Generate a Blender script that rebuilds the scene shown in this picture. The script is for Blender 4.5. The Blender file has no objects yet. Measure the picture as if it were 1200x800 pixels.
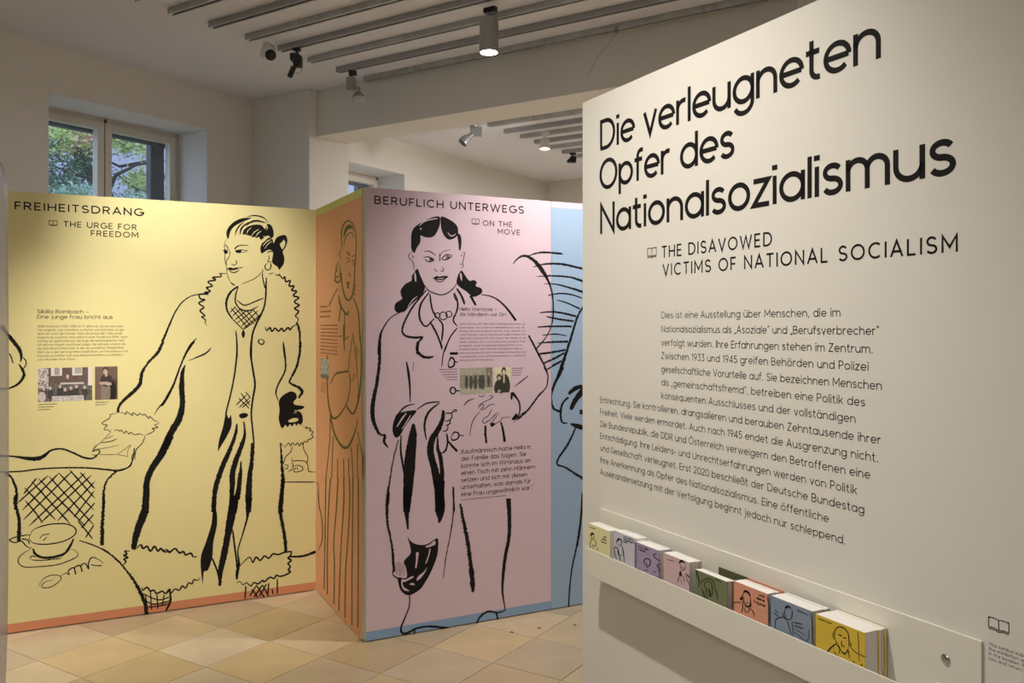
import bpy, bmesh, math, random
from mathutils import Vector, Matrix
from mathutils.geometry import tessellate_polygon
random.seed(7)
C = bpy.context.scene.collection
R = math.radians
SC = bpy.context.scene

# ------------------------------------------------------------------ camera, world, light, exposure
EYE = 1.6; HOR = 380.0; FPX = 1000.0
cd = bpy.data.cameras.new('camera'); cam = bpy.data.objects.new('camera', cd); C.objects.link(cam)
cam.location = (0, 0, EYE); cam.rotation_euler = (R(90), 0, 0)
cd.sensor_width = 36; cd.lens = 36*FPX/1200; cd.shift_y = -(400-HOR)/1200; cd.clip_start = 0.02
SC.camera = cam
SC.view_settings.view_transform = 'Standard'; SC.view_settings.look = 'None'
SC.view_settings.exposure = 1.14; SC.view_settings.gamma = 1.0; SC.view_settings.use_curve_mapping = False
W = bpy.data.worlds.new('overcast_sky'); SC.world = W; W.use_nodes = True
wn = W.node_tree.nodes; wl = W.node_tree.links
bgn = wn['Background']; bgn.inputs['Strength'].default_value = 1.3
wtc = wn.new('ShaderNodeTexCoord'); wsep = wn.new('ShaderNodeSeparateXYZ'); wr = wn.new('ShaderNodeValToRGB')
wl.new(wtc.outputs['Generated'], wsep.inputs[0]); wl.new(wsep.outputs['Z'], wr.inputs[0]); wl.new(wr.outputs[0], bgn.inputs[0])
wr.color_ramp.elements[0].color = (0.40, 0.46, 0.60, 1); wr.color_ramp.elements[0].position = 0.0
wr.color_ramp.elements[1].color = (0.50, 0.60, 0.84, 1); wr.color_ramp.elements[1].position = 0.6

# building axes: the window wall runs along U, everything across it runs along K (away from that wall)
A0 = Vector((-3.311, 5.518)); UA = R(32.6)
U = Vector((math.sin(UA), math.cos(UA))); K = Vector((math.cos(UA), -math.sin(UA)))
HC = EYE + 1.9
def BP(t, w, z=0.0):
    p = A0 + U*t + K*w
    return Vector((p.x, p.y, z))
# exhibition wall axes
PA = R(62.9)
DP = Vector((math.sin(PA), math.cos(PA)))          # along yellow and pink walls, to the right and away
DQ = Vector((math.cos(PA), -math.sin(PA)))         # along orange and title walls, towards the viewer

def lamp_light(name, kind, loc, energy, color, target=None, **kw):
    l = bpy.data.lights.new(name, kind); l.energy = energy; l.color = color
    for k, v in kw.items(): setattr(l, k, v)
    o = bpy.data.objects.new(name, l); C.objects.link(o); o.location = loc
    if target is not None:
        o.rotation_euler = (Vector(target)-Vector(loc)).to_track_quat('-Z', 'Y').to_euler()
    return o
WARM = (1.0, 0.90, 0.76); WARM2 = (1.0, 0.95, 0.89); COOL = (0.80, 0.88, 1.0)
# track spots over the walls (their housings hang outside the frame), followed by added fill lights
lamp_light('spot_yellow_wall', 'SPOT', (-1.68, 3.6, 3.35), 92, WARM2, (-1.78, 4.8, 1.8), spot_size=R(54), spot_blend=1.0, shadow_soft_size=0.05)
lamp_light('spot_yellow_low', 'SPOT', (-2.55, 2.9, 3.35), 150, WARM, (-1.95, 4.55, 0.55), spot_size=R(44), spot_blend=1.0, shadow_soft_size=0.06)
lamp_light('spot_pink_wall', 'SPOT', (0.80, 4.15, 3.35), 112, WARM2, (0.12, 4.74, 1.25), spot_size=R(76), spot_blend=1.0, shadow_soft_size=0.05)
lamp_light('spot_title_wall', 'SPOT', (-0.42, 1.60, 3.35), 88, WARM2, (0.30, 2.31, 0.86), spot_size=R(78), spot_blend=1.0, shadow_soft_size=0.035)
lamp_light('spot_corner', 'SPOT', (-1.6, 3.7, 3.3), 7, WARM, (-1.0, 4.6, 0.4), spot_size=R(60), spot_blend=0.8, shadow_soft_size=0.08)
lamp_light('spot_floor_mid', 'SPOT', (0.5, 3.3, 3.35), 8, WARM, (0.2, 3.9, 0.0), spot_size=R(60), spot_blend=0.8, shadow_soft_size=0.08)
lamp_light('room_fill', 'AREA', (-2.0, -0.6, 3.3), 26, (0.97, 0.97, 1.0), (-1.2, 1.2, 0.0), size=2.5)
for q_ in ((-2.6, 1.2), (0.4, -1.4), (2.6, 4.0), (-3.2, 3.4), (3.4, 0.6)):  # unseen spots added so that floor bounce brightens ceiling and walls
    lamp_light('floor_bounce_fill', 'SPOT', (q_[0], q_[1], 3.3), 130, (1.0, 0.96, 1.0), (q_[0], q_[1], 0.0), spot_size=R(62), spot_blend=1.0, shadow_soft_size=0.08)
lamp_light('back_room_fill', 'AREA', tuple(BP(4.6, 3.2, 3.2)), 76, (0.98, 0.95, 1.0), tuple(BP(4.6, 3.0, 0.0)), size=2.0)
lamp_light('back_room_left_fill', 'SPOT', tuple(BP(3.9, 1.9, 3.3)), 12, WARM2, tuple(BP(3.6, 0.0, 2.6)), spot_size=R(110), spot_blend=1.0, shadow_soft_size=0.1)  # added fill spot brightening the window wall of the back room

# ------------------------------------------------------------------ materials
def mat(name, col, rough=0.6, metal=0.0, var=0.0, vscale=6.0, bump=0.0, bscale=80.0, emit=0.0, spec=0.5, island=0.0, objrand=0.0, attr=False):
    m = bpy.data.materials.new(name); m.use_nodes = True
    nt = m.node_tree; N = nt.nodes; L = nt.links; b = N['Principled BSDF']
    b.inputs['Roughness'].default_value = rough; b.inputs['Metallic'].default_value = metal
    b.inputs['Specular IOR Level'].default_value = spec
    b.inputs['Base Color'].default_value = (*col, 1)
    tc = N.new('ShaderNodeTexCoord')
    src = None
    if attr:
        a = N.new('ShaderNodeVertexColor'); a.layer_name = 'Col'; L.new(a.outputs[0], b.inputs['Base Color'])
    if var > 0:
        n = N.new('ShaderNodeTexNoise'); n.inputs['Scale'].default_value = vscale; n.inputs['Detail'].default_value = 6
        L.new(tc.outputs['Object'], n.inputs['Vector'])
        mx = N.new('ShaderNodeMixRGB'); mx.blend_type = 'MIX'
        mx.inputs[1].default_value = (*[c*(1-var) for c in col], 1); mx.inputs[2].default_value = (*[min(1, c*(1+var)) for c in col], 1)
        L.new(n.outputs['Fac'], mx.inputs[0]); src = mx.outputs[0]
        L.new(src, b.inputs['Base Color'])
    if island > 0 or objrand > 0:
        hs = N.new('ShaderNodeHueSaturation')
        if src: L.new(src, hs.inputs['Color'])
        else: hs.inputs['Color'].default_value = (*col, 1)
        g = N.new('ShaderNodeNewGeometry') if island > 0 else N.new('ShaderNodeObjectInfo')
        rnd = g.outputs['Random Per Island'] if island > 0 else g.outputs['Random']
        amt = island or objrand
        mr = N.new('ShaderNodeMapRange'); mr.inputs['To Min'].default_value = 1-amt; mr.inputs['To Max'].default_value = 1+amt
        L.new(rnd, mr.inputs['Value']); L.new(mr.outputs[0], hs.inputs['Value'])
        ml = N.new('ShaderNodeMath'); ml.operation = 'MULTIPLY'; ml.inputs[1].default_value = 7.31; L.new(rnd, ml.inputs[0])
        fr = N.new('ShaderNodeMath'); fr.operation = 'FRACT'; L.new(ml.outputs[0], fr.inputs[0])
        m2 = N.new('ShaderNodeMapRange'); m2.inputs['To Min'].default_value = 0.75; m2.inputs['To Max'].default_value = 1.15
        L.new(fr.outputs[0], m2.inputs['Value']); L.new(m2.outputs[0], hs.inputs['Saturation'])
        L.new(hs.outputs[0], b.inputs['Base Color'])
    if bump > 0:
        n2 = N.new('ShaderNodeTexNoise'); n2.inputs['Scale'].default_value = bscale; n2.inputs['Detail'].default_value = 4
        L.new(tc.outputs['Object'], n2.inputs['Vector'])
        bp = N.new('ShaderNodeBump'); bp.inputs['Strength'].default_value = bump; bp.inputs['Distance'].default_value = 0.002
        L.new(n2.outputs['Fac'], bp.inputs['Height']); L.new(bp.outputs[0], b.inputs['Normal'])
    if emit > 0:
        b.inputs['Emission Color'].default_value = (*col, 1); b.inputs['Emission Strength'].default_value = emit
    return m
M = {}
M['wall'] = mat('wall_paint', (0.72, 0.69, 0.62), 0.85, var=0.03, vscale=1.5, bump=0.25, bscale=60, spec=0.2)
M['ceiling'] = mat('ceiling_paint', (0.70, 0.69, 0.71), 0.9, var=0.03, vscale=1.2, bump=0.2, bscale=50, spec=0.2)
M['tile'] = mat('polished_limestone', (0.46, 0.36, 0.225), 0.20, var=0.16, vscale=5, bump=0.03, bscale=20, objrand=0.15, spec=0.5)
M['tile_far'] = mat('polished_limestone_far', (0.46, 0.36, 0.225), 0.26, var=0.16, vscale=5, island=0.24, spec=0.45)
M['grout'] = mat('grout', (0.20, 0.15, 0.10), 0.9, var=0.1)
M['yellow'] = mat('yellow_print', (0.76, 0.69, 0.34), 0.55, var=0.015, spec=0.3)
M['orange'] = mat('orange_print', (0.62, 0.31, 0.155), 0.55, var=0.015, spec=0.3)
M['salmon'] = mat('salmon_band', (0.66, 0.27, 0.14), 0.55, spec=0.3)
M['olive_band'] = mat('olive_band', (0.56, 0.56, 0.15), 0.55, spec=0.3)
M['pink'] = mat('pink_print', (0.67, 0.51, 0.575), 0.55, var=0.015, spec=0.3)
M['blue'] = mat('blue_print', (0.32, 0.44, 0.60), 0.55, var=0.015, spec=0.3)
M['blueband'] = mat('blue_band', (0.25, 0.37, 0.55), 0.55, spec=0.3)
M['title'] = mat('title_wall_print', (0.71, 0.68, 0.60), 0.6, var=0.01, bump=0.08, bscale=200, spec=0.3)
M['board'] = mat('board_core', (0.55, 0.52, 0.46), 0.7, var=0.05)
M['ink'] = mat('black_ink', (0.008, 0.007, 0.007), 0.6, spec=0.2)
M['greyink'] = mat('soft_ink', (0.045, 0.038, 0.035), 0.6, spec=0.2)
M['oliveink'] = mat('olive_ink', (0.10, 0.095, 0.03), 0.6, spec=0.2)
M['redink'] = mat('brown_ink', (0.28, 0.10, 0.04), 0.6, spec=0.2)
M['alu'] = mat('aluminium_profile', (0.62, 0.60, 0.50), 0.35, 0.85, var=0.05)
M['goldedge'] = mat('pale_edge_strip', (0.62, 0.58, 0.34), 0.45, 0.3, var=0.05)
M['darkgap'] = mat('dark_joint', (0.03, 0.03, 0.025), 0.8)
M['tray'] = mat('lacquered_tray', (0.74, 0.71, 0.60), 0.45, var=0.01, spec=0.4)
M['steel'] = mat('brushed_steel', (0.55, 0.54, 0.52), 0.25, 1.0)
M['galv'] = mat('galvanised_channel', (0.46, 0.47, 0.46), 0.5, 0.25, var=0.35, vscale=14)
M['greyrail'] = mat('grey_track', (0.36, 0.36, 0.36), 0.5, 0.2, var=0.08)
M['lampgrey'] = mat('lamp_grey', (0.36, 0.355, 0.35), 0.45, 0.3)
M['lampsilver'] = mat('lamp_silver', (0.30, 0.31, 0.31), 0.4, 0.3)
M['lampwhite'] = mat('lamp_white', (0.72, 0.70, 0.66), 0.5)
M['black'] = mat('black_plastic', (0.012, 0.012, 0.013), 0.4)
M['glow'] = mat('lamp_lens', (1.0, 0.97, 0.95), 0.4, emit=9.0)
M['winframe'] = mat('painted_window_frame', (0.66, 0.61, 0.52), 0.5, var=0.03)
M['reveal'] = mat('reveal_paint', (0.74, 0.73, 0.72), 0.8, var=0.02)
M['guide'] = mat('dark_shutter_guide', (0.06, 0.065, 0.08), 0.6)
M['pages'] = mat('paper_pages', (0.80, 0.77, 0.72), 0.8)
M['facade'] = mat('violet_grey_render', (0.44, 0.44, 0.54), 0.9, var=0.12, vscale=2)
M['bark'] = mat('bark', (0.05, 0.045, 0.04), 0.9, var=0.3, vscale=20)
M['leafdark'] = mat('leaf_dark', (0.08, 0.17, 0.10), 0.6, island=0.6)
M['leaflight'] = mat('leaf_light', (0.36, 0.44, 0.13), 0.6, island=0.4)
M['leafpale'] = mat('leaf_pale', (0.22, 0.36, 0.26), 0.6, island=0.5)
M['leafred'] = mat('leaf_red', (0.55, 0.30, 0.18), 0.6, island=0.4)
M['photo'] = mat('photo_paper', (1, 1, 1), 0.6, attr=True)
def clear(name, tint, fac, rough=0.02):
    m = bpy.data.materials.new(name); m.use_nodes = True; nt = m.node_tree; nt.nodes.clear()
    o = nt.nodes.new('ShaderNodeOutputMaterial'); mx = nt.nodes.new('ShaderNodeMixShader')
    t = nt.nodes.new('ShaderNodeBsdfTransparent'); p = nt.nodes.new('ShaderNodeBsdfPrincipled')
    t.inputs[0].default_value = (*tint, 1); p.inputs['Base Color'].default_value = (*tint, 1); p.inputs['Roughness'].default_value = rough
    mx.inputs[0].default_value = fac
    nt.links.new(t.outputs[0], mx.inputs[1]); nt.links.new(p.outputs[0], mx.inputs[2]); nt.links.new(mx.outputs[0], o.inputs[0])
    return m
M['glass'] = clear('window_glass', (0.93, 0.96, 0.97), 0.06)
M['acrylic'] = clear('frosted_acrylic', (0.80, 0.78, 0.78), 0.3, 0.25)

# ------------------------------------------------------------------ mesh builder
class MB:
    def __init__(s): s.v = []; s.f = []
    def add(s, vs, fs):
        n = len(s.v); s.v += [tuple(v) for v in vs]; s.f += [tuple(i+n for i in f) for f in fs]; return s
    def box(s, x0, x1, y0, y1, z0, z1):
        return s.add([(x0,y0,z0),(x1,y0,z0),(x1,y1,z0),(x0,y1,z0),(x0,y0,z1),(x1,y0,z1),(x1,y1,z1),(x0,y1,z1)],
                     [(0,3,2,1),(4,5,6,7),(0,1,5,4),(1,2,6,5),(2,3,7,6),(3,0,4,7)])
    def prism(s, pts, z0, z1):      # pts: xy polygon counterclockwise
        n = len(pts)
        return s.add([(p[0],p[1],z0) for p in pts]+[(p[0],p[1],z1) for p in pts],
                     [tuple(range(n-1,-1,-1)), tuple(range(n,2*n))]+[(i,(i+1)%n,n+(i+1)%n,n+i) for i in range(n)])
    def tube(s, pts, rad, n=12, cap=True):
        pts = [Vector(p) for p in pts]; rs = rad if isinstance(rad, (list, tuple)) else [rad]*len(pts)
        vs = []; fs = []
        for i, p in enumerate(pts):
            d = (pts[min(i+1, len(pts)-1)]-pts[max(i-1, 0)])
            if d.length < 1e-9: d = pts[-1]-pts[0]
            d.normalize()
            a = d.orthogonal().normalized() if i == 0 else (a - d*a.dot(d)).normalized()
            b = d.cross(a)
            for k in range(n):
                q = 2*math.pi*k/n; vs.append(p+(a*math.cos(q)+b*math.sin(q))*rs[i])
        for i in range(len(pts)-1):
            for k in range(n):
                fs.append((i*n+k, i*n+(k+1)%n, (i+1)*n+(k+1)%n, (i+1)*n+k))
        if cap: fs += [tuple(range(n-1,-1,-1)), tuple(range((len(pts)-1)*n, len(pts)*n))]
        return s.add(vs, fs)
    def xf(s, m):
        s.v = [tuple(m @ Vector(v)) for v in s.v]; return s
    def build(s, name, m, parent=None, bevel=0.0, smooth=False, kind=None):
        me = bpy.data.meshes.new(name); me.from_pydata(s.v, [], s.f); me.update()
        if bevel > 0:
            bm = bmesh.new(); bm.from_mesh(me)
            bmesh.ops.bevel(bm, geom=[e for e in bm.edges if len(e.link_faces) == 2 and e.calc_face_angle(0) > 0.6], offset=bevel, segments=2, affect='EDGES', profile=0.5)
            bm.to_mesh(me); bm.free()
        me.materials.append(m)
        if smooth:
            me.polygons.foreach_set('use_smooth', [True]*len(me.polygons))
            try: me.set_sharp_from_angle(angle=R(40))
            except Exception: pass
        o = bpy.data.objects.new(name, me); C.objects.link(o)
        if parent: o.parent = parent
        if kind: o['kind'] = kind
        return o
def tag(o, label=None, cat=None, group=None, kind=None):
    if label: o['label'] = label
    if cat: o['category'] = cat
    if group: o['group'] = group
    if kind: o['kind'] = kind
    return o
def empty(name, loc, rz, label, cat, group=None):
    o = bpy.data.objects.new(name, None); C.objects.link(o); o.location = loc; o.rotation_euler = (0, 0, rz)
    o.empty_display_size = 0.1
    return tag(o, label, cat, group)
def at(px, py, Y):      # point of the place seen at a pixel, at depth Y
    return Vector(((px-600)/FPX*Y, Y, EYE+(HOR-py)/FPX*Y))
def atz(px, py, h):     # point at height h above the eye
    Y = h*FPX/(HOR-py); return at(px, py, Y)

# ------------------------------------------------------------------ the setting, in building axes (x = along U, y = away from window wall)
RZ = math.atan2(U.y, U.x)
# local frame: x = U, y' = left-hand normal of U = -K ; so w = -y
def setting(name, mb, m, bevel=0.0):
    o = mb.build(name, m, None, bevel); o.location = (A0.x, A0.y, 0); o.rotation_euler = (0, 0, RZ); o['kind'] = 'structure'; return o
def wbox(mb, t0, t1, w0, w1, z0, z1): return mb.box(t0, t1, -w1, -w0, z0, z1)
T0, T1, WR = -8.5, 7.0, 9.0
WT = EYE+1.576; WB = 0.95
def wall_with_windows():
    mb = MB(); D = -0.45
    xs = [T0-0.3, 0.31, 1.60, 2.77, 4.06, T1+0.3]
    for i, (a, b) in enumerate(zip(xs[:-1], xs[1:])):
        if i in (1, 3):
            wbox(mb, a, b, D, 0, -0.02, WB); wbox(mb, a, b, D, 0, WT, HC+0.2)
        else: wbox(mb, a, b, D, 0, -0.02, HC+0.2)
    return mb
setting('wall_left', wall_with_windows(), M['wall'])
setting('wall_back', wbox(MB(), T1, T1+0.2, 0, WR, -0.02, HC+0.2), M['wall'])
setting('wall_front', wbox(MB(), T0-0.2, T0, 0, WR, -0.02, HC+0.2), M['wall'])
setting('wall_right', wbox(MB(), T0, T1, WR, WR+0.2, -0.02, HC+0.2), M['wall'])
setting('ceiling', wbox(MB(), T0, T1, 0, WR, HC, HC+0.2), M['ceiling'])
CT = 2.052
setting('trim_1', wbox(MB(), CT, CT+0.455, 0.0, 0.675, 0, HC), M['wall'], 0.006)       # pier at the window wall
setting('trim_2', wbox(MB(), CT, CT+0.455, 4.53, 5.25, 0, HC), M['wall'], 0.006)       # pier at the right
setting('trim_3', wbox(MB(), CT+0.085, CT+0.44, 0.675, 4.53, EYE+1.531, HC), M['wall'], 0.004)  # beam
setting('trim_4', wbox(MB(), CT+0.085, CT+0.44, 5.25, WR, EYE+1.531, HC), M['wall'], 0.004)
# floor: slab in grout colour plus single tiles
fl = setting('floor', wbox(MB(), T0, T1, 0, WR, -0.05, -0.004), M['grout'])
TT, TW = 0.382, 0.368
tm = MB().box(0.0016, TT-0.0016, 0.0016, TW-0.0016, -0.004, 0.0)
tme = None; cells = []
for i in range(int((T0)/TT)-1, int(T1/TT)+1):
    for j in range(0, int(WR/TW)+1):
        t0 = 0.105+i*TT; w0 = 0.20+j*TW-TW
        if t0 < T0 or t0+TT > T1 or w0 < 0 or w0+TW > WR: continue
        if t0+TT > CT and t0 < CT+0.46 and (w0 < 0.7 or (w0+TW > 4.5 and w0 < 5.3)): continue
        c = BP(t0+TT/2, w0+TW/2)
        ahead = c.y > 2.2 and abs(c.x) < 0.75*c.y+0.3
        cells.append(((0 if ahead else 100)+(c-Vector((-0.8, 4.0, 0))).length, t0, w0))
cells.sort()
far = MB()
for n, (d, t0, w0) in enumerate(cells):
    if n < 300:
        if tme is None:
            o = tm.build('floor_tile', M['tile'], fl, 0.0008); tme = o
        else:
            o = tme.copy(); C.objects.link(o); o.parent = fl
        o.location = (t0, -w0-TW, random.uniform(-0.0003, 0.0002))
    else:
        far.box(t0+0.0012, t0+TT-0.0012, -w0-TW+0.0012, -w0-0.0012, -0.004, 0.0)
o = far.build('floor_tiles', M['tile_far'], fl); o['kind'] = 'stuff'

# windows -----------------------------------------------------------
def window(name, t0, t1):
    root = bpy.data.objects.new(name, None); C.objects.link(root); root['kind'] = 'structure'
    root.location = (A0.x, A0.y, 0); root.rotation_euler = (0, 0, RZ)
    d0, d1 = 0.365, 0.43       # depth into the wall (local +y)
    mb = MB()
    for a, b, z0, z1 in ((t0, t0+0.045, WB, WT), (t1-0.045, t1, WB, WT), (t0, t1, WT-0.045, WT), (t0, t1, WB, WB+0.04)): mb.box(a, b, d0, d1, z0, z1)
    mb.build('window_frame', M['winframe'], root, 0.004)
    tm_ = (t0+t1)/2-0.02
    for a, b in ((t0+0.045, tm_-0.004), (tm_+0.004, t1-0.045)):
        s = MB(); f0, f1 = d0-0.022, d1-0.02; fw = 0.054
        for x0, x1, z0, z1 in ((a, a+fw, WB+0.04, WT-0.045), (b-fw, b, WB+0.04, WT-0.045), (a+fw, b-fw, WT-0.045-fw, WT-0.045), (a+fw, b-fw, WB+0.04, WB+0.04+fw)): s.box(x0, x1, f0, f1, z0, z1)
        so = s.build('sash', M['winframe'], root, 0.003)
        MB().box(a+fw, b-fw, d0+0.01, d0+0.016, WB+0.04+fw, WT-0.045-fw).build('pane', M['glass'], so)
    MB().box(tm_-0.004, tm_+0.004, d0+0.002, d1-0.01, WB+0.04, WT-0.045).build('joint_strip', M['darkgap'], root)
    MB().box(t0, t1, 0.43, 0.50, WT-0.112, WT-0.02).build('shutter_box', M['guide'], root)
    MB().box(t1-0.168, t1-0.045, 0.50, 0.56, WB, WT).build('shutter_guide', M['guide'], root)
    r = MB().box(t0+0.001, t1-0.001, 0.001, d0, WT-0.006, WT-0.0005); r.box(t1-0.006, t1-0.0005, 0.001, d0, WB, WT); r.box(t0+0.0005, t0+0.006, 0.001, d0, WB, WT)
    r.build('window_reveal', M['reveal'], root)
    MB().box(t0-0.02, t1+0.02, -0.05, d0, WB-0.0, WB+0.025).build('window_sill', M['reveal'], root, 0.004)
    hb = MB().tube([(tm_, d0-0.03, WT-0.02), (tm_, d0-0.03, WT-0.045)], 0.01); hb.build('catch', M['guide'], root)
window('window_1', 0.31, 1.60)
window('window_2', 2.77, 4.06)

# outside: neighbour's wall and trees -------------------------------
nb = empty('neighbour_house', (0, 0, 0), 0, 'violet-grey rendered house wall behind the trees outside the window', 'building')
q = at(60, 200, 15.0); q2 = at(640, 200, 24)
mb = MB(); a = Vector((-16, 8.5)); b_ = Vector((3, 27))
dv = (b_-a).normalized(); nv = Vector((-dv.y, dv.x))
mb.prism([a, b_, b_+nv*0.4, a+nv*0.4], 0, 5.4); mb.build('wall', M['facade'], nb)
ms = MB(); ms.prism([a-nv*0.15, b_-nv*0.15, b_+nv*0.5, a+nv*0.5], 5.4, 5.55); ms.build('eaves', M['guide'], nb)
gr = MB().prism([(-16, -4), (-3.9, 5.9), (2.5, 14), (4, 27), (-16, 9)], -0.25, -0.2).build('garden_ground', M['leafdark']); tag(gr, kind='structure')
def leaves(px0, px1, py0, py1, Y0, Y1, n, size, clumps):
    mb = MB(); cl = [(random.uniform(px0, px1), random.uniform(py0, py1), random.uniform(Y0, Y1)) for _ in range(clumps)]
    for _ in range(n):
        c = random.choice(cl)
        p = at(random.gauss(c[0], 10), random.gauss(c[1], 6), c[2]+random.gauss(0, 0.3))
        a = Vector((random.gauss(0,1), random.gauss(0,1), random.gauss(0,0.6))).normalized()
        b = a.orthogonal().normalized(); b.rotate(Matrix.Rotation(random.uniform(-0.8,0.8), 3, a))
        s = size*random.uniform(0.5, 1.3)
        mb.add([p-a*s, p-a*s*0.1+b*s*0.42, p+a*s, p-a*s*0.1-b*s*0.42], [(0,1,2,3)])
    return mb
def tree(base, boughs, crowns, label):
    t = empty('garden_tree', tuple(base), 0, label, 'tree', 'trees outside the window')
    inv = Matrix.Translation(-Vector(base))
    tb = MB()
    for pts, r0 in boughs:
        n = len(pts); tb.tube(pts, [r0*(1-0.75*i/(n-1)) for i in range(n)], 8)
    tb.xf(inv).build('trunk', M['bark'], t, smooth=True)
    for mb, m, nm in crowns: o = mb.xf(inv).build(nm, M[m], t); o['kind'] = 'stuff'
b1 = at(150, 200, 10.0); b1.z = -0.2
tree(b1, [([b1, at(150, 300, 10), at(124, 230, 10), at(100, 195, 10), at(83, 165, 9.8), at(62, 130, 9.8)], 0.13),
          ([at(100, 195, 10), at(108, 175, 10.2), at(122, 150, 10.3), at(132, 120, 10.4)], 0.05), ([at(92, 182, 10), at(76, 160, 10), at(74, 130, 10), at(70, 100, 10)], 0.04),
          ([at(124, 230, 10), at(136, 205, 9.8), at(160, 193, 9.8), at(195, 188, 9.8)], 0.03), ([at(112, 210, 9.9), at(90, 205, 9.7), at(66, 196, 9.7)], 0.03), ([at(98, 190, 9.9), at(104, 172, 9.7), at(116, 160, 9.7)], 0.03)],
     [(leaves(45, 120, 152, 224, 10.0, 10.9, 5200, 0.028, 15), 'leafdark', 'dark_leaves'), (leaves(66, 116, 150, 172, 9.2, 9.6, 1300, 0.030, 8), 'leaflight', 'light_leaves')],
     'dark green broad-leaved tree with forked trunk seen through the left pane')
b2 = at(205, 200, 11.0); b2.z = -0.2
tree(b2, [([b2, at(210, 300, 11), at(205, 200, 11), at(200, 120, 11)], 0.12), ([at(205, 215, 11), at(170, 190, 10.8), at(140, 195, 10.8), at(120, 185, 10.7)], 0.035),
          ([at(205, 235, 11), at(160, 222, 10.8), at(138, 205, 10.6)], 0.03), ([at(202, 165, 11), at(170, 165, 10.8), at(140, 150, 10.6)], 0.03)],
     [(leaves(132, 185, 155, 180, 10.2, 11.2, 1700, 0.030, 7), 'leaflight', 'upper_leaves'), (leaves(140, 178, 205, 220, 10.2, 11.2, 700, 0.030, 4), 'leaflight', 'lower_leaves'), (leaves(92, 106, 160, 168, 9.0, 9.2, 200, 0.032, 2), 'leafred', 'turning_leaves')],
     'yellow-green tree with thin slanting branches seen through the right pane')
b3 = at(110, 260, 8.6); b3.z = -0.2
tree(b3, [([b3, at(110, 320, 8.6), at(100, 255, 8.6)], 0.05), ([at(110, 300, 8.6), at(150, 245, 8.7)], 0.03)],
     [(leaves(55, 190, 226, 262, 8.3, 9.2, 4500, 0.024, 16), 'leafpale', 'leaves')],
     'pale grey-green shrub low outside the window')

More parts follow.
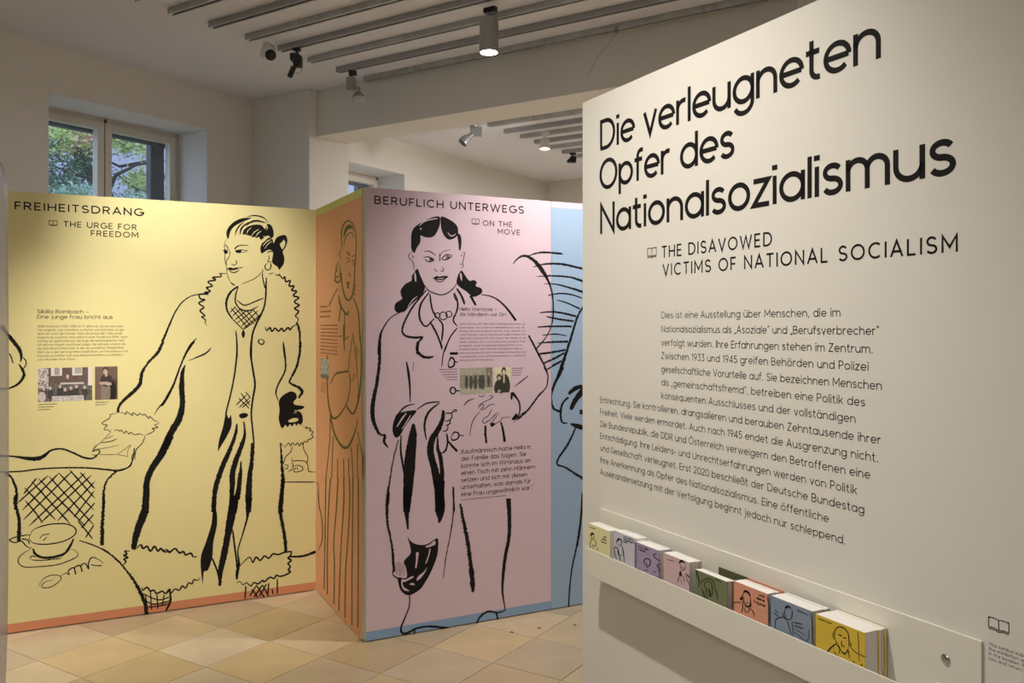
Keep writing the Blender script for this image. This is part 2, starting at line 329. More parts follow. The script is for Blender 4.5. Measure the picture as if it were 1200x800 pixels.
# ------------------------------------------------------------------ exhibition walls
class Panel:
    def __init__(s, x, y, d):
        s.o = Vector((x, y)); s.d = d; s.n = Vector((d.y, -d.x))   # n points to the viewer's side
        s.rz = math.atan2(d.y, d.x)
    def un(s, px, py, n=0.0):          # pixel -> (s, z, depth) on the plane n in front of the face
        r = (px-600)/FPX; o = s.o+s.n*n
        # o.x + s d.x = r*(o.y + s d.y)
        k = (r*o.y-o.x)/(s.d.x-r*s.d.y); Y = o.y+k*s.d.y
        return k, EYE+(HOR-py)/FPX*Y, Y
    def root(s, name, label, cat='partition wall', group=None):
        s.r = empty(name, (s.o.x, s.o.y, 0), s.rz, label, cat, group); return s.r
class Draw:
    """flat print on a panel: strokes and fills traced on the photograph, laid on the panel face"""
    def __init__(s, panel, off=0.0006, n=0.0): s.p = panel; s.mb = MB(); s.off = off; s.n = n; s.rnd = random.Random(3)
    def pt(s, x, y, extra=0.0):
        k, z, _ = s.p.un(x, y, s.n); return (k, -(s.n+s.off+extra), z)
    def S(s, view, text, w=None, taper=None, rough=0.10, step=0.7, closed=False):
        ox, oy, sc = view; pts = []; cw = w or 6
        raw = [tuple(float(v) for v in q.split(',')) for q in text.split()]
        for q in raw:
            if len(q) > 2: cw = q[2]
            pts.append((ox+q[0]/sc, oy+q[1]/sc, cw/sc))
        if taper is None: taper = all(len(q) < 3 for q in raw)
        P = []
        n = len(pts)
        for i in range(n-1):
            p0 = pts[max(i-1, 0)]; p1 = pts[i]; p2 = pts[i+1]; p3 = pts[min(i+2, n-1)]
            L = math.hypot(p2[0]-p1[0], p2[1]-p1[1]); m = max(2, min(30, int(L/step)+1))
            for j in range(m):
                t = j/m
                c = [0.5*((2*p1[a])+(-p0[a]+p2[a])*t+(2*p0[a]-5*p1[a]+4*p2[a]-p3[a])*t*t+(-p0[a]+3*p1[a]-3*p2[a]+p3[a])*t**3) for a in (0, 1)]
                P.append((c[0], c[1], p1[2]+(p2[2]-p1[2])*t))
        P.append(pts[-1])
        N = len(P); vs = []
        for i, (x, y, ww) in enumerate(P):
            a = P[max(i-1, 0)]; b = P[min(i+1, N-1)]
            dx, dy = b[0]-a[0], b[1]-a[1]; l = math.hypot(dx, dy) or 1
            nx, ny = -dy/l, dx/l
            f = 1.0
            if taper:
                e = min(i, N-1-i)/(N-1); f = min(1, 0.35+e*4)
            h = ww*f/2; am = min(rough*2.0, (0.28+rough*1.8)/max(h, 0.2))
            r1 = 1+s.rnd.uniform(-am, am); r2 = 1+s.rnd.uniform(-am, am)
            vs.append(s.pt(x+nx*h*r1, y+ny*h*r1)); vs.append(s.pt(x-nx*h*r2, y-ny*h*r2))
        s.mb.add(vs, [(2*i, 2*i+1, 2*i+3, 2*i+2) for i in range(N-1)])
    def F(s, view, text, smooth=True):
        ox, oy, sc = view
        pts = [tuple(float(v) for v in q.split(',')[:2]) for q in text.split()]
        pts = [(ox+a/sc, oy+b/sc) for a, b in pts]; n = len(pts); P = []
        for i in range(n):
            p0, p1, p2, p3 = pts[i-1], pts[i], pts[(i+1) % n], pts[(i+2) % n]
            m = 4 if smooth else 1
            for j in range(m):
                t = j/m
                P.append([0.5*((2*p1[a])+(-p0[a]+p2[a])*t+(2*p0[a]-5*p1[a]+4*p2[a]-p3[a])*t*t+(-p0[a]+3*p1[a]-3*p2[a]+p3[a])*t**3) for a in (0, 1)])
        tri = tessellate_polygon([[Vector((a, b, 0)) for a, b in P]])
        s.mb.add([s.pt(a, b) for a, b in P], [tuple(t) for t in tri])
    def ring(s, view, cx, cy, r, w, ry=None):
        ry = ry or r
        s.S(view, ' '.join('%f,%f' % (cx+r*math.cos(a*math.pi/8), cy+ry*math.sin(a*math.pi/8)) for a in range(17)), w, taper=False)
    def build(s, name, m, parent=None, label=None):
        o = s.mb.build(name, m, parent or s.p.r)
        if label: o['label'] = label
        return o

# ------------------------------------------------------------------ stroke lettering (own geometric sans, drawn as centre lines)
# L x y ... = polyline, A cx cy rx ry a0 a1 = arc appended to current polyline; ';' starts a new stroke
G = {
 'a': (.72, 'A .36 .36 .31 .31 0 360;L .67 .72 .67 0'), 'b': (.72, 'L .05 1 .05 0;A .36 .36 .31 .31 0 360'), 'c': (.62, 'A .36 .36 .31 .31 48 312'),
 'd': (.72, 'A .36 .36 .31 .31 0 360;L .67 1 .67 0'), 'e': (.70, 'L .05 .36 .66 .36;A .36 .36 .31 .31 0 315'), 'f': (.40, 'L .16 0 .16 .78 A .33 .78 .17 .17 180 90 L .42 .95;L 0 .67 .38 .67'),
 'g': (.72, 'A .36 .36 .31 .31 0 360;L .67 .72 .67 .02 A .36 .02 .31 .28 0 -155'), 'h': (.66, 'L .05 1 .05 0;A .33 .39 .28 .28 180 0 L .61 0'), 'i': (.12, 'L .06 .72 .06 0;L .06 .86 .06 .99'),
 'j': (.22, 'L .16 .72 .16 -.12 A .0 -.12 .16 .14 0 -90;L .16 .86 .16 .99'), 'k': (.56, 'L .05 1 .05 0;L .07 .26 .52 .71;L .22 .42 .54 0'), 'l': (.10, 'L .05 1 .05 0'),
 'm': (1.02, 'L .05 .72 .05 0;A .28 .44 .23 .23 180 0 L .51 0;A .74 .44 .23 .23 180 0 L .97 0'), 'n': (.66, 'L .05 .72 .05 0;A .33 .39 .28 .28 180 0 L .61 0'), 'o': (.72, 'A .36 .36 .31 .31 0 360'),
 'p': (.72, 'L .05 .72 .05 -.28;A .36 .36 .31 .31 0 360'), 'q': (.72, 'L .67 .72 .67 -.28;A .36 .36 .31 .31 0 360'), 'r': (.40, 'L .05 .72 .05 0;A .30 .42 .25 .25 180 70'),
 's': (.52, 'A .26 .52 .19 .15 25 270 A .26 .205 .21 .16 90 -155'), 't': (.42, 'L .16 .95 .16 .24 A .35 .24 .19 .19 180 285;L 0 .67 .38 .67'), 'u': (.66, 'L .05 .72 .05 .33 A .33 .33 .28 .28 180 360;L .61 .72 .61 0'),
 'v': (.60, 'L .03 .72 .30 .02 .57 .72'), 'w': (.92, 'L .03 .72 .25 .02 .46 .68 .67 .02 .89 .72'), 'x': (.58, 'L .03 .72 .55 0;L .55 .72 .03 0'), 'y': (.60, 'L .03 .72 .30 .03;L .57 .72 .20 -.28'),
 'z': (.54, 'L .03 .67 .49 .67 .04 .05 .52 .05'), 'ß': (.62, 'L .05 0 .05 .72 A .27 .74 .22 .21 180 0 A .30 .58 .18 .05 0 -90 L .30 .53 A .32 .29 .25 .24 90 -110'),
 'A': (.80, 'L .03 0 .40 .97 .77 0;L .16 .32 .64 .32'), 'B': (.66, 'L .05 0 .05 .95 .34 .95 A .34 .73 .22 .22 90 -90 L .05 .51;L .34 .51 A .36 .28 .25 .23 90 -90 L .05 .05'),
 'C': (.84, 'A .48 .5 .43 .45 48 312'), 'D': (.80, 'L .05 .05 .05 .95 .32 .95 A .32 .5 .43 .45 90 -90 L .02 .05'), 'E': (.58, 'L .55 .95 .05 .95 .05 .05 .56 .05;L .05 .51 .50 .51'),
 'F': (.54, 'L .52 .95 .05 .95 .05 0;L .05 .48 .47 .48'), 'G': (.88, 'A .48 .5 .43 .45 48 345 L .89 .46 .52 .46'), 'H': (.74, 'L .05 1 .05 0;L .69 1 .69 0;L .05 .51 .69 .51'),
 'I': (.10, 'L .05 1 .05 0'), 'J': (.46, 'L .40 1 .40 .28 A .20 .28 .20 .23 0 -170'), 'K': (.68, 'L .05 1 .05 0;L .06 .36 .60 1;L .25 .58 .65 0'), 'L': (.54, 'L .05 1 .05 .05 .52 .05'),
 'M': (.90, 'L .05 0 .05 .96 .45 .30 .85 .96 .85 0'), 'N': (.74, 'L .05 0 .05 .95 .69 .05 .69 1'), 'O': (.96, 'A .48 .5 .43 .45 0 360'), 'P': (.62, 'L .05 0 .05 .95 .32 .95 A .32 .70 .25 .25 90 -90 L .05 .45'),
 'R': (.66, 'L .05 0 .05 .95 .34 .95 A .34 .71 .24 .24 90 -90 L .05 .47;L .34 .47 .62 0'), 'S': (.64, 'A .32 .72 .25 .23 25 270 A .32 .27 .27 .22 90 -155'), 'T': (.64, 'L 0 .95 .64 .95;L .32 .95 .32 0'),
 'U': (.74, 'L .05 1 .05 .37 A .37 .37 .32 .32 180 360 L .69 1'), 'V': (.76, 'L .03 1 .38 .03 .73 1'), 'W': (1.16, 'L .03 1 .31 .03 .58 .93 .85 .03 1.13 1'), 'Z': (.64, 'L .04 .95 .58 .95 .05 .05 .61 .05'),
 '0': (.68, 'A .34 .5 .29 .45 0 360'), '1': (.30, 'L .02 .78 .22 .95 .22 0'), '2': (.60, 'A .30 .69 .25 .26 170 -30 L .05 .05 .58 .05'), '3': (.58, 'L .05 .95 .50 .95 .25 .58;A .27 .31 .25 .27 95 -150'),
 '4': (.66, 'L .48 0 .48 .96 .05 .25 .64 .25'), '5': (.58, 'L .52 .95 .14 .95 .09 .52;A .27 .33 .26 .28 130 -150'), '7': (.54, 'L .03 .95 .50 .95 .18 0'), '8': (.60, 'A .30 .73 .21 .22 0 360;A .30 .28 .25 .23 0 360'),
 '9': (.60, 'A .30 .68 .25 .27 0 360;L .54 .62 .28 0'), '6': (.60, 'A .30 .32 .25 .27 0 360;L .06 .38 .34 1'),
 ' ': (.28, ''), '.': (.20, 'L .11 0 .11 .13'), ',': (.18, 'L .13 .10 .07 -.12'), '-': (.36, 'L .03 .36 .33 .36'), '–': (.62, 'L .03 .36 .59 .36'), '„': (.26, 'L .08 .10 .03 -.12;L .22 .10 .17 -.12'),
 '“': (.26, 'L .05 .80 .10 1;L .19 .80 .24 1'), '”': (.26, 'L .10 1 .05 .80;L .24 1 .19 .80'), '(': (.24, 'A .30 .42 .24 .58 120 240'), ')': (.24, 'A -.06 .42 .24 .58 60 -60'),
}
for base, um, w in (('a', 'ä', .36), ('o', 'ö', .36), ('u', 'ü', .33), ('O', 'Ö', .48)):
    y = 1.08 if base.isupper() else .86
    G[um] = (G[base][0], G[base][1]+';L %f %f %f %f;L %f %f %f %f' % (w-.13, y, w-.13, y+.13, w+.13, y, w+.13, y+.13))
def glyph(ch, seg):
    out = []
    for st in G[ch][1].split(';'):
        tk = st.split(); pts = []; i = 0; closed = False
        while i < len(tk):
            if tk[i] == 'L':
                i += 1
                while i < len(tk) and tk[i] not in 'LA': pts.append((float(tk[i]), float(tk[i+1]))); i += 2
            else:
                cx, cy, rx, ry, a0, a1 = map(float, tk[i+1:i+7]); i += 7
                n = max(2, int(abs(a1-a0)/360*seg)+1); closed = abs(a1-a0) == 360
                for k in range(n if closed else n+1):
                    a = R(a0+(a1-a0)*k/n); q = (cx+rx*math.cos(a), cy+ry*math.sin(a))
                    if pts and math.hypot(q[0]-pts[-1][0], q[1]-pts[-1][1]) < 1e-3: continue
                    pts.append(q)
        if len(pts) > 1: out.append((pts, closed))
    return out
def ribbon(mb, pts, w, closed, y):
    n = len(pts); vs = []
    for i in range(n):
        p = Vector(pts[i]); a = Vector(pts[i-1]) if (i or closed) else None; b = Vector(pts[(i+1) % n]) if (i < n-1 or closed) else None
        d1 = (p-a).normalized() if a is not None else None; d2 = (b-p).normalized() if b is not None else None
        if d1 is None: d1 = d2
        if d2 is None: d2 = d1
        n1 = Vector((-d1.y, d1.x)); n2 = Vector((-d2.y, d2.x)); m = n1+n2
        if m.length < 0.3: m = n1
        m.normalize(); f = min(1/max(m.dot(n1), 0.25), 2.6); h = w/2*f
        vs.append((p.x+m.x*h, y, p.y+m.y*h)); vs.append((p.x-m.x*h, y, p.y-m.y*h))
    fs = [(2*i, 2*i+1, 2*i+3, 2*i+2) for i in range(n-1)]
    if closed: fs.append((2*n-2, 2*n-1, 1, 0))
    mb.add(vs, fs)
def text(mb, panel, string, px0, px1, pyb, cap, wt=0.11, tr=0.14, seg=20, n=0.0, off=0.0006, wordgap=None):
    """one line: starts at px0, ends at px1 (None = natural width), baseline through (px0, pyb), cap height in metres"""
    s0, zb, _ = panel.un(px0, pyb, n)
    tot = sum(G[c][0]+tr for c in string)-tr
    if px1 is None: k = cap
    else: k = (panel.un(px1, pyb, n)[0]-s0)/tot
    x = 0.0; y = -(n+off)
    for c in string:
        for pts, closed in glyph(c, seg):
            ww = wt*cap*(1.35 if (len(pts) == 2 and abs(abs(pts[0][1]-pts[1][1])-.13) < .002 and pts[0][0] == pts[1][0]) else 1)
            ribbon(mb, [(s0+(x+a)*k, zb+b*cap) for a, b in pts], ww, closed, y)
        x += G[c][0]+tr
def book_icon(mb, panel, x0, y0, x1, y1, wt, off=0.0006):
    s0, zt, _ = panel.un(x0, y0); s1, _, _ = panel.un(x1, y0); _, zb, _ = panel.un(x0, y1)
    w = s1-s0; h = zt-zb; wt *= h
    def q(pts): return [(s0+a*w, zb+b*h) for a, b in pts]
    le = [(0, .25), (0, .93)]+[(.5*i/6, .93+.07*math.sin(math.pi*i/6*0.9)-.05*i/6) for i in range(7)]
    ri = [(1-a, b) for a, b in le]
    ribbon(mb, q(le), wt, False, -off); ribbon(mb, q(ri), wt, False, -off)
    ribbon(mb, q([(.5, .90), (.5, .18)]), wt, False, -off)
    for dy in (0, -.12):
        lo = [(.5*i/6, .25+dy+.06*math.sin(math.pi*i/6)-.06*i/6) for i in range(7)]
        ribbon(mb, q(lo), wt, False, -off); ribbon(mb, q([(1-a, b) for a, b in lo]), wt, False, -off)
def greek(mb, panel, x0, x1, y, hpx, off=0.0006, seed=1):     # rows too small to read
    r = random.Random(seed); s0, z, Y = panel.un(x0, y); s1 = panel.un(x1, y)[0]; h = hpx*Y/FPX
    k = s0
    while k < s1:
        e = min(s1, k+h*r.uniform(1.2, 4)); ribbon(mb, [(k, z), (e, z)], h*0.35, False, -off)
        m = k
        while m < e: ribbon(mb, [(m, z-h*.4), (m, z+h*r.choice((.4, .4, .7)))], h*0.22, False, -off); m += h*0.65
        k = e+h*0.45
def picture(panel, name, corners, nx, ny, paint, label=None):
    """printed photograph: a grid of small coloured facets"""
    s0, z1, _ = panel.un(*corners[0]); s1, z0, _ = panel.un(*corners[1])
    me = bpy.data.meshes.new(name); vs = []; fs = []; cols = []
    for j in range(ny+1):
        for i in range(nx+1): vs.append((s0+(s1-s0)*i/nx, -0.0008, z1+(z0-z1)*j/ny))
    for j in range(ny):
        for i in range(nx):
            a = j*(nx+1)+i; fs.append((a, a+nx+1, a+nx+2, a+1)); cols.append(paint((i+.5)/nx, (j+.5)/ny))
    me.from_pydata(vs, [], fs); ca = me.color_attributes.new('Col', 'FLOAT_COLOR', 'CORNER')
    for p, c in zip(me.polygons, cols):
        for li in p.loop_indices: ca.data[li].color = (*c, 1)
    me.materials.append(M['photo']); o = bpy.data.objects.new(name, me); C.objects.link(o); o.parent = panel.r
    if label: o['label'] = label
def el(u, v, cx, cy, rx, ry): return ((u-cx)/rx)**2+((v-cy)/ry)**2 < 1
def shade(g, tint=(1, .82, .70)): return tuple(max(0, min(1, g))**1.0*t for t in tint)

HT = 2.29
YEL = Panel(-1.181, 5.136, DP); ORA = Panel(-1.181, 5.136, DQ); PIN = Panel(-0.7349, 4.295, DP); TIT = Panel(0.2205, 2.66, DQ)
def board(p, root, s0, s1, th, m, bands=(), z0=0.006):
    bo = MB().box(s0, s1, 0.0, th, z0, HT).build('board', M['board'], root, 0.001)
    spans = sorted(bands, key=lambda b: b[2])
    return bo
def facing(p, root, name, s0, s1, z0, z1, m, label=None):
    o = MB().box(s0, s1, -0.0003, 0.0004, z0, z1).build(name, m, root)
    if label: o['label'] = label
    return o
# the print sheets sit 0.3 mm proud of the boards; ink goes 0.3 mm on top of them
# ---- yellow wall
yr = YEL.root('yellow_wall_panel', 'yellow exhibition wall with a line drawing of a woman in a fur-trimmed coat')
yL = -2.4
board(YEL, yr, yL, -0.002, 0.04, None)
facing(YEL, yr, 'print_sheet', yL, -0.002, 0.052, HT, M['yellow'], 'yellow print sheet')
facing(YEL, yr, 'bottom_band', yL, -0.002, 0.006, 0.052, M['salmon'], 'salmon orange band along the floor')
# ---- orange wall
orr = ORA.root('orange_wall_panel', 'narrow orange exhibition wall between the yellow and the pink wall')
oW = 0.925
board(ORA, orr, 0.001, oW, 0.04, None)
facing(ORA, orr, 'print_sheet', 0.001, oW, 0.006, HT-0.042, M['orange'], 'orange print sheet')
facing(ORA, orr, 'top_band', 0.001, oW, HT-0.042, HT, M['olive_band'], 'yellow-green band along the top edge')
# ---- pink and blue walls
pr = PIN.root('pink_wall_panel', 'pink exhibition wall with a line drawing of a woman with two pigtails')
sPB = PIN.un(646, 400)[0]
board(PIN, pr, 0, sPB-0.001, 0.04, None)
facing(PIN, pr, 'print_sheet', 0, sPB-0.001, 0.052, HT, M['pink'], 'pink print sheet')
facing(PIN, pr, 'bottom_band', 0, sPB-0.001, 0.006, 0.052, M['blueband'], 'blue band along the floor')
MB().box(-0.0035, -0.0003, 0.001, 0.038, 0.006, HT).build('edge_profile', M['goldedge'], pr)
MB().box(-0.004, -0.0036, 0.030, 0.048, 0.006, HT).build('edge_joint', M['darkgap'], pr)
BLU = Panel(PIN.o.x+DP.x*sPB, PIN.o.y+DP.y*sPB, DP)
br = BLU.root('blue_wall_panel', 'light blue exhibition wall partly hidden behind the title wall')
board(BLU, br, 0.001, 1.35, 0.04, None)
facing(BLU, br, 'print_sheet', 0.001, 1.35, 0.006, HT-0.033, M['blue'], 'light blue print sheet')
facing(BLU, br, 'top_band', 0.001, 1.35, HT-0.033, HT, M['pink'], 'pale pink band along the top edge')
# ---- title wall
tr_ = TIT.root('title_wall_panel', 'tall off-white wall with the large black exhibition title')
board(TIT, tr_, 0.0, 2.2, 0.05, None)
facing(TIT, tr_, 'print_sheet', 0.0, 2.2, 0.006, HT, M['title'], 'off-white print sheet')

# ---- lettering on the title wall
mb = MB()
capT = 0.0895
text(mb, TIT, 'Die verleugneten', 703.6, 1032, 176.5, capT, 0.138, 0.085, 40)
text(mb, TIT, 'Opfer des', 703, 860.5, 223.3, capT, 0.138, 0.085, 40)
text(mb, TIT, 'Nationalsozialismus', 703.6, 1120, 274.3, capT, 0.138, 0.085, 40)
mb.build('title_lettering', M['ink'], tr_, kind=None)
mb = MB()
text(mb, TIT, 'THE DISAVOWED', 775.8, 904.8, 302.2, 0.0315, 0.145, 0.26, 32)
text(mb, TIT, 'VICTIMS OF NATIONAL SOCIALISM', 776.9, 1122.5, 323.2, 0.0315, 0.145, 0.26, 32)
book_icon(mb, TIT, 759, 290.8, 769.3, 303.6, 0.075)
mb.build('subtitle_lettering', M['ink'], tr_)
mb = MB()
LN = [('Dies ist eine Ausstellung über Menschen, die im', 775.2, 985, 373), ('Nationalsozialismus als „Asoziale“ und „Berufsverbrecher“', 775.2, 1030, 389.2),
      ('verfolgt wurden. Ihre Erfahrungen stehen im Zentrum.', 775.2, 1023, 404.9), ('Zwischen 1933 und 1945 greifen Behörden und Polizei', 775.2, 1018, 420.3),
      ('gesellschaftliche Vorurteile auf. Sie bezeichnen Menschen', 775.2, 1033.5, 436), ('als „gemeinschaftsfremd“, betreiben eine Politik des', 775.2, 1014, 451.4),
      ('konsequenten Ausschlusses und der vollständigen', 775.2, 1002.8, 466.8),
      ('Entrechtung. Sie kontrollieren, drangsalieren und berauben Zehntausende ihrer', 703.5, 1032.6, 471.6), ('Freiheit. Viele werden ermordet. Auch nach 1945 endet die Ausgrenzung nicht.', 703.5, 1029.4, 485.6),
      ('Die Bundesrepublik, die DDR und Österreich verweigern den Betroffenen eine', 703.5, 1020, 499.7), ('Entschädigung. Ihre Leidens- und Unrechtserfahrungen werden von Politik', 703.5, 1004.4, 513.8),
      ('und Gesellschaft verleugnet. Erst 2020 beschließt der Deutsche Bundestag', 703.5, 1013, 527.8), ('ihre Anerkennung als Opfer des Nationalsozialismus. Eine öffentliche', 703.5, 971.4, 541.8),
      ('Auseinandersetzung mit der Verfolgung beginnt jedoch nur schleppend.', 703.5, 991, 555.8)]
for t_, a, b, y in LN: text(mb, TIT, t_, a, b, y, 0.0182, 0.108, 0.125, 14)
mb.build('body_text', M['ink'], tr_)
mb = MB(); book_icon(mb, TIT, 1158.8, 721.5, 1182.5, 738.0, 0.075)
for k, t_ in enumerate(('This symbol indicates that texts in', 'the exhibition are also to be found', 'in the booklet. Please take it with', 'you and return it after your visit.')):
    text(mb, TIT, t_, 1159, None, 755.6+5.6*k, 0.0058, 0.10, 0.16, 8)
mb.build('notice_text', M['greyink'], tr_)

# ---- lettering on the yellow wall
mb = MB()
text(mb, YEL, 'FREIHEITSDRANG', 17.2, 168, 245, 0.0395, 0.17, 0.24, 24)
text(mb, YEL, 'THE URGE FOR', 74.5, 160, 265.6, 0.030, 0.16, 0.24, 20)
text(mb, YEL, 'FREEDOM', 106.5, 162, 276.3, 0.030, 0.16, 0.24, 20)
book_icon(mb, YEL, 57.5, 258, 67, 265, 0.09)
mb.build('heading', M['ink'], yr)
mb = MB()
text(mb, YEL, 'Sibilla Rombach –', 43.6, 104, 367.0, 0.0205, 0.13, 0.13, 12)
text(mb, YEL, 'Eine junge Frau bricht aus', 43.6, 132, 373.3, 0.0205, 0.13, 0.13, 12)
mb.build('story_heading', M['ink'], yr)
mb = MB()
YT = [('Sibilla Rombach (1923–1985) ist 17 Jahre alt, als sie das erste', 144), ('Mal wegläuft. Das Verhältnis zu Mutter und Stiefvater ist gut,', 146), ('aber sie sucht die Freiheit. Nach Abschluss der Volksschule', 143),
      ('beginnt sie zunächst eine Lehre in einer Konditorei (1939), dann', 149.5), ('möchte sie ausbrechen aus der Enge der kleinbürgerlichen Welt', 145.5), ('mit all ihren Regeln und Erwartungen. Sie will mehr erleben als', 147),
      ('die katholische Kleinstadt, in der sie aufwächst. Regelmäßig', 144.5), ('fährt sie in die nächstgrößere Stadt Bonn, um Freundinnen und', 149.5), ('Freunde zu treffen und neue Bekanntschaften zu schließen –', 146), ('zum Missfallen ihrer Eltern.', 89)]
for k, (t_, x1) in enumerate(YT): text(mb, YEL, t_, 43.8, x1, 383.4+4.34*k, 0.0112, 0.105, 0.13, 8)
for k in range(3): greek(mb, YEL, 45, 67-4*k, 474+3*k, 1.4, seed=k)
for k in range(2): greek(mb, YEL, 112, 127-3*k, 471.5+2.8*k, 1.4, seed=k+5)
mb.build('body_text', M['greyink'], yr)
rr = random.Random(11)
def photo_family(u, v):
    g = 0.13+rr.uniform(-.04, .05); t = (1, .68, .60)
    if v > .47: g = 0.10+rr.uniform(-.05, .12); t = (1, .9, .86)
    if .24 < u < .44 and v < .25: g = .72; t = (1, .95, .9)
    if .29 < u < .39 and v < .20: g = .35
    if .63 < u < .82 and v < .23: g = .72; t = (1, .95, .9)
    if .67 < u < .79 and v < .18: g = .40
    if (u < .18 and v < .6 and rr.random() > .3): g = .62; t = (1, .93, .92)
    if u > .92 and v < .55: g = .75; t = (1, .93, .92)
    if .4 < u < .85 and .45 < v < .50: g = .6; t = (1, .95, .9)
    for cx, cy in ((.10, .62), (.22, .60), (.40, .56), (.49, .66), (.60, .62), (.70, .58), (.86, .60)):
        if el(u, v, cx, cy+.17, .055, .18): g = .03+rr.uniform(0, .04); t = (1, .9, .9)
        if el(u, v, cx, cy, .028, .055): g = .55; t = (1, .85, .8)
    if el(u, v, .54, .27, .03, .06): g = .7
    if v > .84 and .25 < u < .85: g = .65+rr.uniform(-.3, .1); t = (1, .96, .94)
    if el(u, v, .07, .85, .07, .15): g = .6
    return shade(g, t)
picture(YEL, 'photo_print', ((44.6, 431.3), (108, 468.6)), 64, 38, photo_family, 'faded photo of a family seated round a table')
def photo_woman(u, v):
    g = .20-.10*abs(u-.35)+rr.uniform(-.02, .02); t = (1, .66, .50)
    if u > .62: g = .10 if v > .4 else .16
    if el(u, v, .78, .75, .16, .32): g = .012
    if el(u, v, .47, .78, .22, .30): g = .26+rr.uniform(-.06, .06); t = (1, .8, .65)
    if el(u, v, .50, .42, .27, .19): g = .05; t = (1, .75, .65)
    if el(u, v, .42, .50, .26, .045) or el(u, v, .60, .53, .14, .05): g = .48; t = (1, .8, .68)
    if el(u, v, .46, .10, .13, .09): g = .04
    if el(u, v, .46, .16, .095, .085): g = .55; t = (1, .8, .68)
    if el(u, v, .49, .26, .06, .05): g = .50; t = (1, .8, .68)
    return shade(g, t)
picture(YEL, 'photo_print', ((111.3, 429.6), (137.8, 467.6)), 34, 46, photo_woman, 'brown photo of a standing woman with folded arms')

# ---- lettering on the pink wall
mb = MB()
text(mb, PIN, 'BERUFLICH UNTERWEGS', 438.9, 613.8, 238.6, 0.0395, 0.17, 0.24, 24)
text(mb, PIN, 'ON THE', 565.8, 600.5, 264.2, 0.0285, 0.15, 0.24, 20)
text(mb, PIN, 'MOVE', 583.2, 609.4, 274.0, 0.0285, 0.15, 0.24, 20)
book_icon(mb, PIN, 553, 256, 561.3, 263.5, 0.08)
mb.build('heading', M['ink'], pr)
mb = MB()
text(mb, PIN, 'Hella Wernicke –', 538.4, 582, 364, 0.0195, 0.125, 0.13, 12)
text(mb, PIN, 'Als Händlerin vor Ort', 538.4, 593.2, 370.2, 0.0195, 0.125, 0.13, 12)
mb.build('story_heading', M['ink'], pr)
mb = MB()
PT = [('Hella Wernicke (1911–1984) wird ins Reisegewerbe hinein ge-', 616.2), ('boren lassen. Ihre Familie ist im Rheinland unterwegs. Die', 614.8), ('Familie Wernicke ist überall bekannt. In der Zeit der Wei-', 616.8),
      ('marer Republik, weil sie Hella und auf vielen Märkten lernt', 617), ('Hella Maria Wernicke (1911–1992) kennen, der Händler ist. Sie', 616.2), ('beiden verlieben sich und betreiben einen Handel mit Textil-', 616.2),
      ('produkten. Aufgrund fehlender Papiere kommt es zu', 611.5), ('Konflikten. Bereits nach 1933 nimmt die Polizei Kontrollen vor', 613), ('Hella zur Fortsetzung ihrer Personalien zwangsläufig über', 617.2),
      ('Fingerabdrücke, Fotos und Sammelvermerke im – zunehmend', 616), ('antiziganistische Maßnahmen.', 578.5)]
for k, (t_, x1) in enumerate(PT): text(mb, PIN, t_, 538.4, x1, 380.4+4.26*k, 0.0098, 0.095, 0.13, 8)
for k in range(5): greek(mb, PIN, 515+2*k, 536, 433+3.0*k, 1.3, seed=k)
for k in range(4): greek(mb, PIN, 600.5, 613-k, 431.5+2.7*k, 1.2, seed=k+9)
greek(mb, PIN, 540.5, 594, 585.8, 1.3, seed=4)
mb.build('body_text', M['greyink'], pr)
mb = MB()
for t_, x1, y in (('„Kaufmännisch hatte Hella in', 621.8, 531.8), ('der Familie das Sagen. Sie', 616.7, 539.9), ('konnte sich im Wirtshaus an', 621.8, 548.2), ('einen Tisch mit zehn Männern', 627.2, 556.6),
                  ('setzen und sich mit diesen', 617.7, 564.9), ('unterhalten, was damals für', 621.8, 573.2), ('eine Frau ungewöhnlich war.“', 624.2, 581.6)):
    text(mb, PIN, t_, 539 if t_[0] == '„' else 540.4, x1, y, 0.0235, 0.13, 0.12, 14)
mb.build('quote', M['ink'], pr)
def photo_market(u, v):
    g = .30+rr.uniform(-.10, .14); t = (1, .93, .70)
    if v < .25: g = .42+rr.uniform(-.12, .1)
    if v > .78: g = .52+rr.uniform(-.2, .1)
    if u > .8 and v < .75: g = .22+rr.uniform(-.1, .1)
    for cx, s in ((.20, .9), (.34, 1), (.47, 1.1), (.62, 1), (.70, 1.1), (.88, .7)):
        if el(u, v, cx, .52, .055*s, .30*s): g = .04+rr.uniform(0, .07); t = (1, .95, .8)
        if el(u, v, cx, .25, .025, .05): g = .5
    return shade(g, t)
picture(PIN, 'photo_print', ((538.9, 431.2), (577, 460.6)), 52, 40, photo_market, 'sepia photo of people standing in a yard')
def photo_pair(u, v):
    g = .72+rr.uniform(-.05, .05); t = (1, .92, .62)
    if el(u, v, .62, .75, .34, .48) or el(u, v, .26, .82, .26, .32): g = .025+rr.uniform(0, .02)
    if el(u, v, .58, .16, .14, .16): g = .03
    if el(u, v, .59, .20, .09, .10): g = .68
    if abs(u-.58) < .06 and .3 < v < .62: g = .55
    if el(u, v, .30, .40, .15, .15): g = .08
    if el(u, v, .31, .43, .09, .08): g = .5
    if el(u, v, .30, .93, .10, .05) : g = .5
    return shade(g, t)
picture(PIN, 'photo_print', ((579, 430.3), (598.4, 459.4)), 28, 42, photo_pair, 'sepia portrait of two women in dark clothes')

